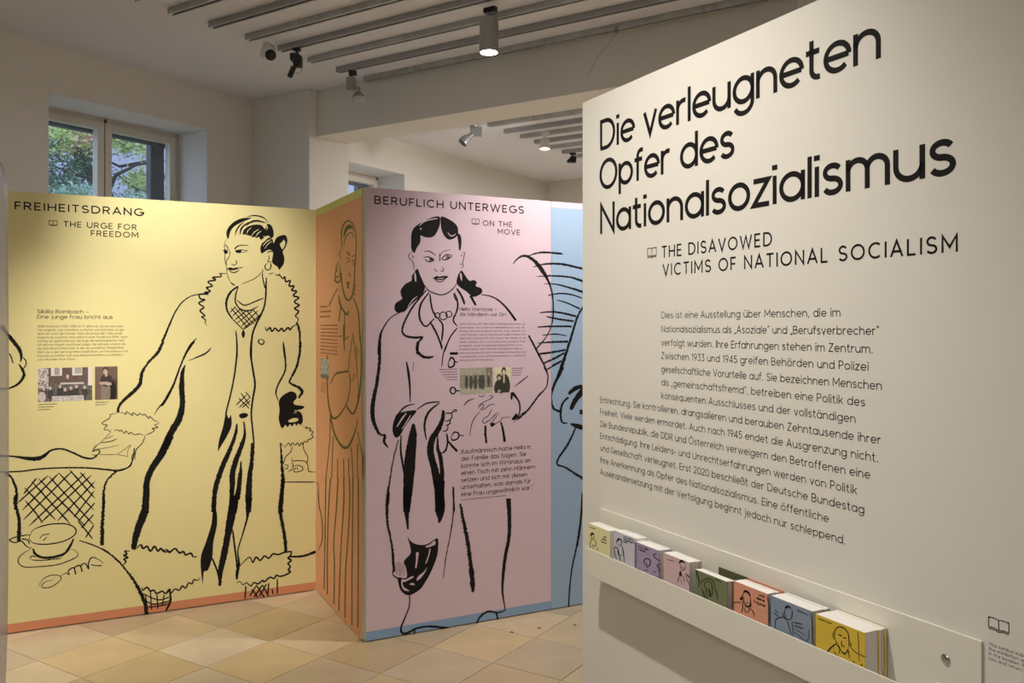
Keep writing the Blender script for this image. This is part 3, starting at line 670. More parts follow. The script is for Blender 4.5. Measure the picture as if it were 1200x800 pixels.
# ---- orange wall print
mb = MB()
for k, (x1, y) in enumerate(((384, 359.5), (388, 365.3), (386.6, 371))): greek(mb, ORA, 375.4, x1, y, 3.4, seed=k+20)
for k in range(9): greek(mb, ORA, 375.8, 396, 381.2+4.0*k, 2.0, seed=k+30)
for k in range(5): greek(mb, ORA, 376, 381.5, 448+2.6*k, 1.3, seed=k+50)
mb.build('body_text', M['redink'], orr)
def photo_street(u, v):
    g = .30+rr.uniform(-.22, .3)
    if v > .8: g *= .4
    if .2 < u < .8 and .25 < v < .6: g = .45+rr.uniform(-.25, .1)
    return shade(g, (.95, 1, .92))
picture(ORA, 'photo_print', ((375.9, 419.5), (385.6, 444.5)), 18, 30, photo_street, 'small grey photo')

# ------------------------------------------------------------------ the drawings, traced on the photograph
vA=(0,220,4); vB=(0,400,4); vC=(0,580,4); vD=(190,220,4); vE=(190,400,4); vF=(190,560,4); vG=(0,380,10)
vH=(245,245,8); vHA=(110,460,8); vHB=(310,440,5.714)
d = Draw(YEL); S = d.S; F = d.F
S(vG,"20,20,40 70,90,36 150,190,46 225,290,44 250,370,34 240,440,10"); S(vG,"20,305 70,325 120,360 155,460",16); S(vG,"265,385 305,430 300,480 270,520",14)
S(vG,"220,465,12 262,530,32 280,600,36 220,690,28 130,740,22 70,752,22 0,762,20")
S(vB,"-10,535,7 60,538,8 110,545,14 160,550,20 200,540,18 240,510,10 290,503,8 340,520,9 390,543,10 430,548,8 455,535,6")
S(vB,"0,612,7 100,608,7 180,598,7 280,592,7 400,592,7 500,600,8 545,605,10 580,600,7 610,580,7 625,540,7 630,500,6")
S(vB,"25,615,10 55,640,12 75,690,12 78,740,13 72,790,13",rough=.25); S(vC,"72,0,14 70,40,15 85,90,15 90,130,18 88,215,18",rough=.3)
S(vB,"550,605,8 510,640,9 490,680,10 485,740,11 485,800,11",rough=.3); S(vC,"487,0,14 485,60,15 480,130,15 478,235,18",rough=.3)
for q in ("118,745 165,800 200,850","115,685 260,835","148,655 330,855","178,640 400,865","228,630 440,860","275,615 440,790","325,600 445,735","375,612 445,690","365,840 435,925",
          "172,640 110,715","225,628 85,755","278,615 105,790","340,605 110,835","400,615 135,865","430,625 190,850","445,655 270,840","442,700 345,825","445,755 365,845","440,810 380,875","440,860 400,920"): S(vB,q,7)
S(vC,"140,190 160,160 230,137 310,135 352,155 350,185 300,215 220,230 160,225 138,205 140,185",6); S(vC,"155,250,8 165,275,12 200,292,12 250,290,12 300,275,12 325,245,12 345,205,8")
for q in ("140,185 90,192 55,203 45,212 70,222 100,215 125,240 150,248","100,205 130,210 138,230"): S(vC,q,6)
for q in ("185,205 200,188 235,180","200,215 220,195"): S(vC,q,4)
for q in ("145,250 100,280 85,310 110,335 180,335 270,325 340,300 365,280 350,258 330,255","140,300 150,285 170,290","145,303 200,305 290,295"): S(vC,q,5)
for q in ("180,430 200,395 240,375 280,378 285,395 250,425 210,435 195,425 215,405 250,398",): S(vC,q,4)
S(vC,"285,378 310,365 325,372 320,355 345,340 355,370 350,340 375,330 385,358 380,330 400,320 415,345 415,318 430,292 460,300 485,320",6); S(vC,"425,325 450,330 480,330",5)
S(vC,"372,212,4 440,235,7 500,265,9 550,305,9 590,350,9 630,405,14 660,460,18 680,510,18 688,558,18",rough=.25)
S(vD,"215,495,3 175,498,5 130,510,5 90,540,6 60,585,7 35,640,9 10,700,11 0,720,12"); S(vB,"765,0,14 740,50,14 690,105,11 665,150,15 655,200,18 620,240,16 580,275,14 560,300,12 552,333,12",rough=.2)
S(vD,"162,705,3 130,740,9 100,800,9"); S(vE,"150,0,10 110,60,8 80,130,8 50,210,11 10,285,12 -5,300,11"); S(vB,"800,230,12 770,280,9 740,315,5 722,345,2")
S(vD,"232,748 200,775 150,798",4); S(vE,"230,30 200,60 120,90",4)
S(vE,"108,110,4 95,150,18 92,220,26 95,290,26 80,360,32 40,430,32 0,520,32",rough=.15); S(vB,"800,440,34 755,530,34 715,590,30 690,650,28 685,720,32 680,800,36",rough=.15); S(vC,"680,70,36 670,100,38 650,150,34 635,200,30 625,255,22",rough=.2)
for q in ("220,190 155,205 150,235 80,280 85,295 125,305 100,330 100,348 130,345 150,368 165,345","240,185 255,190 260,182 300,203 305,178 360,212 365,188 415,212 425,195 465,210 475,200 515,240 525,222 575,268 585,262 612,288",
          "612,288 570,305 600,325 545,335 570,350 530,380 510,385 480,402","190,342 200,360 215,345 245,360 255,350 285,380 300,358 330,388 345,370 375,392 400,390 430,385 445,390 470,403"): S(vHA,q,8)
for q in ("160,370 120,410 60,470 10,505 0,530","185,402 130,425 105,430","235,490 150,510 30,530","0,600 40,580 50,560 30,540 0,525","50,580 130,580 215,578","215,578 290,530 345,490 320,540 315,598","215,578 325,598"): S(vHA,q,5)
S(vHA,"220,430 160,455 60,470",8); S(vHA,"480,402 455,470 400,530 385,590 388,630",9); S(vHA,"388,560 355,590 360,640 340,690 290,710 215,725 100,722 0,712",9)
S(vB,"430,530 450,532 468,520 460,505 435,515 445,495 465,478",5)
# head
F(vH,"170,270 162,220 185,165 240,115 310,85 395,82 350,105 290,130 240,160 205,200 190,245 182,275"); S(vH,"360,68,5 430,60,12 490,72,14 530,95,8 550,130,4")
S(vH,"245,250,3 255,200,14 290,150,12 330,120,4"); S(vH,"290,240,4 300,190,18 330,150,16 380,120,6"); S(vH,"340,160,4 400,118,20 460,110,18 530,130,6")
F(vH,"315,240 325,195 370,160 430,145 490,150 525,185 545,140 580,150 600,190 605,250 580,272 560,250 530,255 500,280 480,285 470,262 440,272 430,262 405,262 385,250 365,245 345,240 330,235")
F(vH,"605,320 630,270 680,245 720,248 735,300 715,360 690,400 705,450 700,510 670,555 660,570 640,540 600,510 590,480 600,400 560,380 520,400 495,415 480,380 490,330 520,300 560,268 595,285")
S(vH,"545,410 575,395 600,400 605,420",9); S(vH,"560,430 562,465 550,490 590,495",7); S(vH,"575,500 580,540 560,570 530,560 525,530 545,505",11)
S(vH,"165,275 148,310 143,350 150,400 148,460 155,510 165,560 170,610 190,665 215,700 240,715",6); S(vH,"145,335 165,345 182,375",9); S(vH,"125,388 150,382 185,380",6); F(vH,"138,390 170,388 175,410 150,420")
S(vH,"185,375 195,410 185,450 165,480 160,510 180,525",7); S(vH,"205,510 235,525 255,510 258,490 245,478",8); S(vH,"240,375,14 265,350,12 300,338,9 370,340,4"); F(vH,"245,395 270,385 300,385 300,405 270,412")
S(vH,"245,390,9 300,382,9 370,390,3"); S(vH,"300,405 330,402 360,392",5); S(vH,"165,562,9 200,550,9 225,558,9 250,552,9 290,550,8 318,543,8"); F(vH,"170,562 200,550 230,558 285,552 250,568 205,574")
S(vH,"190,575 215,592 250,590 285,568",9); S(vH,"300,705 350,685 420,655 470,615 490,585",7); S(vH,"205,688 240,715",12); S(vH,"505,560,4 500,620,10 515,700,12 525,740,10"); S(vH,"530,680,6 530,740,8 530,800,9")
# collar, coat
S(vD,"298,402 270,402 278,415 238,420 250,432 215,440 235,460 208,468 225,485 200,490 215,497 175,500 180,520 200,525 172,540 195,560 178,575 200,600 185,605 205,620 200,630 210,645",8)
S(vD,"500,405 520,398",4); S(vD,"530,403 545,412 548,405 565,425 575,418 580,440 600,435 595,460 618,460 608,480 630,485 615,505 640,515 620,535 642,550 622,565 640,580 625,600 638,615 628,640",8)
S(vD,"483,650 490,668 505,655 515,672 530,658 545,672 560,658 570,672 590,655 600,665 612,650 630,640",8)
S(vD,"488,420,5 487,480,8 482,540,8 470,580,9 445,630,9 425,680,9 418,740,9 418,800,9"); S(vE,"418,0,9 415,60,9 425,130,9 435,200,10 425,270,9 418,340,8 425,420,8 430,475,8")
S(vD,"358,460 345,500 345,540 370,570 410,575 450,555",7); S(vD,"478,515 430,535 385,550 350,525",6); S(vD,"355,462,7 320,490,11 302,530,11 305,575,9 330,615,7")
for q in ("318,585 345,555","330,600 370,565","340,620 395,575","350,635 425,575","370,650 450,575","380,660 465,590","320,560 400,655","340,560 415,645","365,570 430,640","395,575 440,625","425,570 460,610","330,615 380,665","380,665 440,620 475,575"): S(vD,q,5)
F(vD,"380,665 388,680 385,700 378,702 372,685"); S(vD,"345,668 350,720 352,800",7); S(vE,"350,0 350,60 340,150 325,230 305,310 298,345",8,taper=False)
F(vE,"300,335 312,360 322,345 325,395 300,450 270,500 262,515 265,470 285,400 293,360"); S(vD,"465,708 478,720 470,733 455,728 452,715 465,708",6)
S(vD,"568,722 570,760 575,800",7); S(vE,"568,0 578,90 575,140 545,200 533,240 545,280",8); S(vD,"630,630,8 645,680,10 645,760,10 642,800,9",rough=.25); S(vE,"650,0,9 645,50,10 630,120,11 605,170,9 600,195,9 640,215,13 655,235,14 640,265,10",rough=.2)
F(vHB,"110,345 95,290 100,230 95,180 110,145 140,120 180,105 210,120 215,150 195,175 205,195 265,205 250,225 225,230 245,250 255,275 255,310 240,330 225,320 215,335 200,320 185,340 170,325 155,345 140,330 125,348")
S(vHB,"250,330 270,345 285,340 275,355 300,350 310,360 300,368 325,375 315,395 325,410 305,425 290,430 285,445 265,440 258,460 245,450 235,470 220,450 205,465 185,450 175,470 160,450 140,475 125,470 110,450",6)
for q in ("255,450 265,500 290,545 285,580 275,585","185,470 175,510 140,545 130,590","185,545 185,570 230,568 275,575 290,600 297,640 345,645","130,600 155,600 150,625 130,615","185,575 190,620 160,640","190,605 225,600 255,615 250,635 210,645 195,635 215,615 225,635"): S(vHB,q,6)
S(vHB,"130,712 345,712",7); S(vE,"555,475,6 560,560,11 565,640,15 560,720,19 557,800,19",rough=.3); S(vF,"570,0,15 560,80,19 553,150,19 565,220,15 575,280,17 580,345,15",rough=.3)
for q in ("345,300 395,250","360,310 412,262","375,310 415,275","358,265 410,315","368,240 412,300","390,235 415,265"): S(vE,q,5)
F(vE,"360,345 380,335 402,340 395,355 370,360")
S(vE,"350,385,6 345,430,14 320,500,20 290,570,24 260,650,24 245,720,22 240,800,20",rough=.15); S(vE,"382,375,6 388,430,12 375,480,20 345,560,26 330,620,26 330,680,28 335,740,40 330,800,42",rough=.15)
S(vE,"370,560,4 367,620,18 358,690,26 350,740,26",rough=.2); S(vE,"425,475,18 420,560,18 410,640,26 405,720,30 405,800,24",rough=.2)
S(vF,"245,90,20 245,140,18 248,180,18"); F(vF,"238,160 255,165 257,220 240,300 235,370 215,430 195,440 190,495 180,380 205,300 230,220")
S(vF,"345,60,42 335,120,42 320,200,38 305,280,30 290,360,32 275,430,24 270,505,12",rough=.15); S(vF,"232,370 260,440 268,480",9); S(vF,"410,90,28 402,150,20 398,190,10 375,270,6 355,340,6 360,400,11 352,440,15 350,475,8")
S(vF,"330,240 340,320 350,400 352,440",9)
S(vF,"0,345 20,335 35,348 50,335 65,332 80,350 100,345 110,360 135,352 145,368 165,368",9); S(vC,"640,250 660,232 670,250 690,240 705,262 725,240 740,262 755,250 770,265 800,262",9); S(vC,"610,262 585,262 595,275 580,282 600,292 580,300 590,310 575,330",8)
S(vC,"665,430 668,445 690,432 705,450 720,445 735,460 760,450 775,460 800,445",8); S(vF,"0,530 15,540 35,520 40,540 60,520 80,525 95,505 110,515 125,490 140,495 150,475 165,480 178,465",7)
for q in ("680,460 690,520","705,450 710,540","735,460 740,535","770,465 760,520","800,455 795,500 775,545","675,490 720,510 780,500 800,490","690,525 740,520 790,510","668,460 740,490 800,475"): S(vC,q,6)
S(vF,"35,535 40,575 15,625",9)
S(vF,"358,420 380,395 410,370 425,395 440,370 460,385 480,365 500,375 520,355 545,358 575,348 605,345 600,365 590,375 605,385 590,400 600,415 592,430 600,440 575,455 550,460 535,455 525,470 505,465 480,485 470,480 450,495 430,490 415,505 395,490 380,500 365,485 348,490",8)
for q in ("392,505 388,568","540,470 540,545","410,555 440,505","430,560 470,500","455,555 490,495","420,520 450,560","440,500 480,560","470,500 500,555","500,490 495,550","515,520 520,545"): S(vF,q,7)
S(vF,"600,368,8 660,365,11 720,345,13")
d.build('drawn_woman', M['ink'])
d = Draw(YEL, 0.0010); S = d.S; F = d.F
F(vH,"700,285 715,320 690,375 670,350 665,325 690,300"); F(vHB,"160,300 190,285 220,285 225,300 200,310 165,312")
for q in ("395,255,3 425,215,8 465,190,4","435,262,3 460,225,8 490,205,4","350,235,3 365,200,7 395,175,3","515,140,8 545,165,12 540,195,5","505,345,5 545,300,10 580,285,4","520,370,4 555,325,7 590,300,4","510,255,6 540,268,8 560,262,4"): S(vH,q)
for q in ("200,235,4 240,235,6","195,250,3 215,245,5"): S(vHB,q)
for q in ("350,610,3 345,680,9 338,720,3",): S(vE,q)
d.build('drawing_highlights', M['yellow'], label='yellow gaps in the black ink')

# pink wall
p1=(425,215,4); p2=(425,400,4); p3=(425,570,4); hh=(470,240,6.667); hc=(500,450,8.89); hd=(450,600,8); r1=(590,220,3.636); r2=(590,430,3.81); r3=(570,600,4.447)
def pinkdraw(d):
    S = d.S; F = d.F
    F(hh,"300,92 250,95 180,125 110,170 82,220 78,300 82,350 105,375 120,340 150,290 152,240 180,250 230,255 265,235 295,180 305,130"); F(hh,"312,92 360,105 410,135 440,170 445,220 430,250 400,268 370,270 340,245 318,200 310,150")
    F(hh,"440,220 465,240 472,290 465,350 452,350 448,300 440,250")
    for q in ("90,370 65,385 60,410 85,435 100,470 100,500 115,510","80,400 95,400 90,420","475,375 495,370 490,410 480,450 485,480 465,495","465,400 480,390","460,455 470,470"): S(hh,q,6)
    S(hh,"180,365,4 220,362,8 270,395,6"); S(hh,"305,395,4 330,365,5 385,350,4"); S(hh,"303,380 303,440",8); S(hh,"172,415,4 210,405,9 255,425,9"); S(hh,"185,425 220,445 260,430",8); d.ring(hh,234,426,13,5); F(hh,"228,420 240,418 243,428 234,434 227,430")
    S(hh,"315,425,7 350,390,9 405,395,4"); S(hh,"320,428 360,425 400,400",8); d.ring(hh,364,410,13,5); F(hh,"358,404 370,404 372,413 362,417"); S(hh,"262,495 270,515 285,512",6); S(hh,"305,512 325,518 333,500 320,490",6)
    F(hh,"248,572 280,555 300,560 325,555 370,558 340,580 300,588 270,582"); S(hh,"262,580 290,600 320,598 345,580",7); S(hh,"180,620 210,665 260,690 310,702 360,690 410,650 435,610",9)
    F(p1,"250,405 232,430 228,455 200,470 178,500 180,525 185,540 155,560 150,590 165,605 195,600 210,585 240,555 275,525 292,490 285,465 270,430 258,400")
    F(p1,"465,408 480,430 500,455 520,452 535,462 530,480 555,490 560,510 540,525 515,530 485,505 455,485 440,465 445,435 455,415"); S(p1,"505,525,12 530,570,10")
    S(p1,"315,515 320,560 330,600 350,630",8); S(p1,"430,510 445,560 440,600 425,640 445,670",8); S(p1,"425,515 435,545",5); S(p1,"440,490 465,530 478,568",10)
    d.ring(p1,378,620,18,5); d.ring(p1,404,612,14,5); d.ring(p1,350,618,12,5)
    S(p1,"310,512,7 275,560,9 265,610,10 275,650,9 300,668,8 335,632,5"); S(p1,"298,500,6 240,570,9 200,640,9 185,690,9 205,715,10 250,722,11 280,720,9 262,745,10 255,800,10"); S(p2,"258,0,10 255,40,12 280,70,13 310,75,12 332,70,6")
    S(p1,"315,645 345,700 365,750 372,780",9); S(p1,"350,630 375,665 370,740",8); S(p1,"445,675 410,720 380,795",7); S(p2,"400,0 380,50 370,120",5); S(p2,"365,0 375,30",4)
    S(p1,"175,603,5 130,630,5 95,680,7 82,720,12 75,800,14"); S(p2,"80,0,14 78,100,14 65,200,16 48,290,20 48,360,20 70,420,14 90,440,10",rough=.15); S(p2,"90,440,8 105,440,11 100,470,14 120,498,4")
    S(p1,"555,520,4 600,528,6 640,550,8 680,590,10 718,642,11"); S(r1,"107,628,7 150,710,9 180,770,6 190,800,4"); S(r2,"180,0,5 198,40,6 190,90,6 155,130,8 110,190,9 60,235,8",rough=.2); S(hc,"915,30,5 945,0,10 1000,-40,14 1060,-90,5")
    S(p2,"402,100 405,120 425,115 430,90 415,75 402,100",8); S(p2,"430,95 447,97",5); S(p2,"408,56 447,56",12,taper=False); d.ring(p2,423,230,13,7,15); S(p2,"438,230 456,232",6); S(p2,"415,445 430,425 450,432 445,455 420,462 415,445",7); S(p2,"450,440 475,440",5)
    S(p2,"205,95,6 215,150,12 222,230,8 222,285,4"); S(p2,"238,95 235,140",3); S(p2,"245,293,3 200,305,8 165,345,8 145,400,8"); F(p2,"170,335 250,322 235,350 215,375 195,405 175,440 155,450 142,430 140,400 150,360")
    S(p2,"255,318,4 300,290,8 360,282,5"); S(p2,"360,288,5 310,330,11 290,390,11 298,460,5"); S(p2,"378,322,12 375,360,18 355,410,24 325,460,30 318,520,32 335,590,34 350,660,40 362,740,44 362,800,46",rough=.12); S(p3,"360,100,46 362,130,36 362,150,22 357,170,6")
    S(p3,"362,-30,46 360,50,46 362,110,42",rough=.12)
    S(p2,"352,440,4 352,500,14 364,540,20 372,620,20 368,700,24 362,760,20"); S(p2,"393,430 398,470 388,510 368,525",9); S(p2,"398,465,8 420,490,11 443,515,12")
    for q in ("385,335 415,335 432,320 440,325 430,332","415,335 418,355 400,372 385,370","410,365 408,385 388,395","400,395 395,415 375,422"): S(p2,q,6)
    S(p2,"238,385,10 235,440,38 225,520,50 218,600,54 212,700,44 205,800,30",rough=.06); S(p3,"208,80,32 206,110,26 208,150,16 212,200,8"); S(p3,"208,0,36 206,60,34 206,90,30")
    S(p2,"180,440,5 178,500,9 185,560,11 195,620,8"); S(p2,"168,460,5 148,530,6 132,620,7 122,700,10 115,800,12",rough=.35); S(p3,"120,0,8 112,80,11 118,180,11 130,240,9 140,300,11 145,370,12 148,400,8",rough=.35)
    S(hc,"385,225,8 430,175,14 500,148,5"); S(hc,"555,285,6 500,350,9 465,430,8 450,540,4")
    for q in ("540,260 545,220 590,190 650,160 690,130 670,118 640,125","550,265 600,260 660,215 715,212","545,240 570,215 595,215 590,240 560,255","680,255 640,330 590,360 585,395 610,405 635,370","610,405 660,370 740,290","760,295 700,370 665,410 680,440 720,410 770,380 790,350 880,345","540,110 555,125 590,125 600,105"): S(hc,q,8)
    F(hc,"665,410 695,400 710,415 680,440"); F(hc,"885,365 930,305 945,325 920,370"); S(hc,"1067,260,9 990,310,10 940,350,9"); S(hc,"890,85,22 905,105,34 935,140,22 960,180,18 970,230,16 965,300,14 910,400,4"); F(hc,"875,90 890,90 895,150 875,158")
    S(hc,"612,430,18 612,520,24 622,615,22",rough=.15); S(hc,"772,395,16 795,480,24 812,600,28",rough=.15); S(hc,"750,70,10 785,100,10")
    F(hd,"220,230 260,280 330,305 400,300 450,270 490,245 508,255 508,330 500,400 470,490 430,580 390,650 350,710 300,750 240,778 190,765 150,720 132,650 130,610 190,618 215,600 205,520 185,470 200,440 250,380 240,300")
    S(hd,"30,0,8 25,90,9 45,190,8 75,290,8 75,350,10 80,400,14 85,470,20 90,540,14 80,580,10 125,615,12 200,625,12",rough=.2)
    for q in ("120,460 120,590","140,460 145,600","160,460 160,600","180,480 185,600"): S(hd,q,5)
    S(p3,"220,510,6 218,560,6 200,610,7 180,660,9 185,685,11 210,685,11 250,665,10 300,655,9 360,658,11 408,665,12"); S(p3,"245,668,8 240,700,8"); S(p3,"370,660,7 378,675,7"); S(p3,"425,0,8 425,120,6 410,230,5 390,330,5 378,430,3",rough=.3)
    S(p3,"458,80,10 470,150,16 490,250,18 505,350,20 515,450,24 517,495,10",rough=.35); S(p3,"683,55,22 688,150,18 685,240,16 668,330,16 658,420,14 655,490,10 665,560,6 665,580,6 630,590,8 590,585,10 555,605,10 530,645,8"); S(p3,"625,590,9 635,625,9"); S(p2,"423,690 430,800",8)
def wing(d, left):
    S = d.S; F = d.F
    L = [(r1,"40,325,3 65,298,8 95,290,10 130,310,14 160,345,18 190,395,10 205,440,7 212,500,6 208,570,5 185,630,4 140,685,7"),(r1,"105,290,3 160,275,8 240,280,9 250,285,3"),(r1,"125,338,2 175,325,8 250,325,10 340,345,9 370,352,5"),(r1,"140,378,2 200,375,7 280,380,8 340,398,10 370,405,6"),
     (r1,"170,408,2 220,410,5 280,425,8 340,445,10 370,460,6"),(r1,"190,458,5 240,450,6 290,455,7 335,470,5"),(r1,"228,478,3 270,490,6 325,515,7"),(r1,"155,532,5 210,528,8 260,535,9 310,548,9"),(r1,"182,548,5 240,560,9 300,568,7"),(r1,"145,593,4 200,590,8 290,590,8"),
     (r1,"165,628,3 220,623,6 270,630,3"),(r1,"145,662,3 200,657,8 275,655,9"),(r1,"150,708,8 210,700,9 265,690,8"),(r1,"170,748,6 220,725,10 260,703,7"),(r1,"185,775,5 215,755,9 248,737,8"),(r1,"370,460,7 340,505,8 315,550,9 290,630,10 265,710,12 235,800,18"),
     (r2,"265,0,16 240,50,12 215,110,11 212,150,12 225,185,10 255,200,10"),(r2,"290,135,9 265,160,9 255,205,9 262,245,8 285,250,5"),(r2,"290,120,12 320,95,20 350,88,18 390,95,10"),(r2,"300,190,14 320,150,22 350,110,26 380,90,14"),(r2,"322,270,6 290,340,10 238,425,8 280,450,8 352,495,12 390,515,8"),
     (r2,"350,190,16 345,210,16"),(r2,"352,560,8 345,680,9 328,800,10"),(r3,"497,0,8 480,130,9 450,270,8 435,380,8 428,495,8")]
    for v, q in L:
        # keep each board's share of the stroke
        if left and v is not r1: continue
        S(v, q, rough=.15)
    if not left: F(r2,"300,250 350,258 352,280 310,265")
def clip(d, s_cut, keep_left):       # cut the print along the joint between two boards
    bm = bmesh.new(); vs = [bm.verts.new(v) for v in d.mb.v]
    for f in d.mb.f:
        try: bm.faces.new([vs[i] for i in f])
        except ValueError: pass
    g = bm.verts[:]+bm.edges[:]+bm.faces[:]
    bmesh.ops.bisect_plane(bm, geom=g, plane_co=(s_cut, 0, 0), plane_no=(1, 0, 0), clear_outer=keep_left, clear_inner=not keep_left)
    bm.verts.index_update()
    d.mb.v = [tuple(v.co) for v in bm.verts]; d.mb.f = [tuple(v.index for v in f.verts) for f in bm.faces]; bm.free()
d = Draw(PIN); pinkdraw(d); wing(d, True); clip(d, sPB-0.001, True); d.build('drawn_woman', M['ink'])
d = Draw(BLU); wing(d, False); clip(d, 0.001, False); d.build('drawn_figure', M['ink'])
d = Draw(PIN, 0.0010); S = d.S; F = d.F
S(hh,"140,165,3 190,125,10 285,105,6"); S(hh,"146,190,10 160,185,10"); S(hh,"365,215,3 385,240,8 410,240,8 425,225,4"); F(p1,"243,415 250,430 250,462 243,445"); F(p1,"457,418 465,430 464,457 457,440")
S(p2,"160,400,4 185,360,8 205,335,4"); S(p2,"185,410,3 210,370,5 225,345,3"); S(p1,"210,580,2 235,545,5 255,530,2"); S(hh,"282,577,3 310,574,6 335,570,3")
for q in ("300,380 325,380 320,420 305,515 292,515 300,440","435,345 425,400 400,470 388,475 415,400 425,345","405,510 385,560 340,620 305,640 320,600 370,560 400,520","165,630 200,630 260,600 275,610 200,650 175,655 185,700 240,735 190,730 165,690","240,670 270,662 290,680 245,680","390,320 430,300 475,265 480,300 440,320 400,330"): F(hd,q)
d.build('drawing_highlights', M['pink'], label='pink gaps in the black ink')

# orange wall
o1=(360,220,4.444); o2=(360,380,4.444); o3=(360,560,4)
d = Draw(ORA); S = d.S; F = d.F
F(o1,"190,262 192,225 205,198 222,190 236,200 244,232 234,214 220,214 206,228"); S(o1,"183,315,4 178,250,6 186,200,8 210,172,9 235,185,7 250,220,6 256,265,4"); S(o1,"192,300,3 198,268,5 214,240,6 232,234,6 246,262,3"); S(o1,"178,440,4 182,500,6 195,560,8 215,585,10 235,560,8 245,500,7 248,430,6 255,330,5 255,265,5"); S(o1,"180,320 168,340 175,370",4)
S(o1,"163,385,3 150,420,6 160,440,4"); S(o1,"160,410,3 145,450,6 162,465,5 172,445,3"); S(o1,"150,455,3 145,480,8 160,492,9 175,475,7 172,430,5 168,395,3"); S(o1,"205,330 225,355",7); S(o1,"232,360 250,350",5); S(o1,"200,372 212,364 222,374 214,388 204,386",4); S(o1,"230,384 240,376 248,386 244,400 234,398",4); S(o1,"208,376 214,378",6); S(o1,"236,388 242,388",6); S(o1,"222,440 220,455 230,460",5)
F(o1,"205,490 222,495 215,510 222,520 212,525"); S(o1,"160,520 120,600 115,620",5); S(o1,"165,560,4 170,600,9 190,640,9 210,660,10 215,640,5"); S(o1,"175,620 165,700",6); S(o1,"240,570,5 265,640,7 272,720,7 276,800,7"); S(o1,"195,640 195,800",5)
S(o1,"165,775 185,770",5); S(o1,"200,790 220,770",5); S(o1,"248,500 255,520",4); S(o1,"245,520 252,540",4); S(o1,"240,540 250,560",4)
S(o2,"276,60,6 282,150,6 280,280,7 270,380,8 250,450,10 235,465,11 215,440,9 205,420,6"); S(o2,"190,0 190,60 195,140",5); S(o2,"240,40 220,180 215,240",4); S(o2,"120,310,4 140,270,7 160,253,11 205,245,10 215,240,5")
S(o2,"215,240,5 225,300,5 215,380,5 190,440,7 160,480,10 140,488,13 125,470,9 110,400,7 105,290,7 105,160,5"); S(o2,"120,470,8 140,560,9 170,620,11 200,642,15 225,620,11 255,540,6 262,490,4"); S(o2,"262,290 258,200 240,50",4)
for q in ("225,290 240,290 245,260 255,270","250,180 270,150","248,160 268,130","245,140 265,110","262,290 268,330 262,400"): S(o2,q,4)
for q in ("120,490 118,600 98,800","135,580 128,800","158,700 158,800","190,700 192,800","215,700 218,800","230,640 240,800","262,560 285,680 290,800","262,620 262,800"): S(o2,q,5,taper=False)
for q in ("88,0 85,200 82,380 80,520","110,0 100,150 95,350 95,545","145,0 138,130 125,300 128,400 126,590","172,0 172,120 160,300 155,420 148,625","198,0 200,130 188,330 180,450 178,655","215,0 212,300 210,500 210,690","240,0 240,350 238,700"): S(o3,q,6,taper=False)
S(o3,"50,340 70,290 70,200 55,120 52,30",6); S(o3,"46,20 52,30",6)
d.build('drawn_woman', M['oliveink'])
# ------------------------------------------------------------------ booklet tray on the title wall
def tz(px, py, n): return TIT.un(px, py, n)
nF = 0.075
sL = tz(703, 595, 0.006)[0]; sR = tz(1150, 752, 0.006)[0]
zBT = tz(703, 595, 0.006)[1]
zFT = tz(685, 640, nF)[1]; zFB = tz(685, 671, nF)[1]
sFL = tz(685, 650, nF)[0]
ty = empty('booklet_tray', (TIT.o.x, TIT.o.y, 0), TIT.rz, 'off-white metal tray holding booklets, screwed to the title wall', 'shelf')
X1 = sR
MB().box(sL, X1, -0.006, -0.0011, zFB, zBT).build('back_plate', M['tray'], ty, 0.0012)
MB().box(sFL, X1-0.08, -nF, -nF+0.003, zFB, zFT).build('front_plate', M['tray'], ty, 0.0012)
MB().box(sFL, X1-0.08, -nF+0.003, -0.006, zFB, zFB+0.003).build('bottom_plate', M['tray'], ty)
MB().box(sFL, sFL+0.003, -nF+0.003, -0.0011, zFB+0.003, zFT).build('end_plate', M['tray'], ty)
MB().box(X1-0.083, X1-0.08, -nF+0.003, -0.006, zFB+0.003, zFT).build('end_plate', M['tray'], ty)
sc_s, sc_z, _ = tz(1108.5, 771, 0.006)
for s_ in (sc_s,):
    mb = MB(); mb.tube([(s_, -0.0058, sc_z), (s_, -0.0085, sc_z), (s_, -0.0105, sc_z), (s_, -0.011, sc_z)], [0.0085, 0.0085, 0.006, 0.002], 20)
    mb.build('screw', M['steel'], ty, smooth=True)
# booklets: slot, colour, front-left x, front-right x, top-left y, back-right x, count
zFloor = zFB+0.0032
BK = [('yellow', (0.74,0.69,0.36), 689.4, 715, 612.5, 728, 'pale yellow', 'drawn standing figure'),
      ('lavender', (0.56,0.55,0.60), 720, 746, 621.3, 759, 'lavender grey', 'drawn figure on a chair'),
      ('purple', (0.36,0.28,0.42), 743.5, 772, 634.0, 787, 'purple', 'small drawn head'),
      ('rose', (0.60,0.42,0.43), 777.5, 808, 647.3, 822.5, 'pink', 'drawn woman with two pigtails'),
      ('olive', (0.17,0.19,0.09), 815, 852.5, 666.9, 862, 'olive green', 'flowing drawn lines'),
      ('coral', (0.66,0.30,0.19), 860, 900, 680.3, 914.4, 'coral orange', 'drawn woman with tied hair'),
      ('slate', (0.22,0.28,0.35), 903.5, 952.5, 697.4, 972.5, 'slate blue', 'drawn figure leaning sideways'),
      ('mustard', (0.66,0.46,0.05), 956, 1013.8, 719.0, 1040, 'mustard yellow', 'drawn bald man in a jacket')]
nB = 0.069
def strokes_on(pan, n, items):
    d = Draw(pan, 0.0004, n)
    for it in items:
        if it[0] == 'F': d.F(it[1], it[2])
        else: d.S(it[1], it[2], it[3]*1.5 if it[3] else None, step=0.5)
    return d
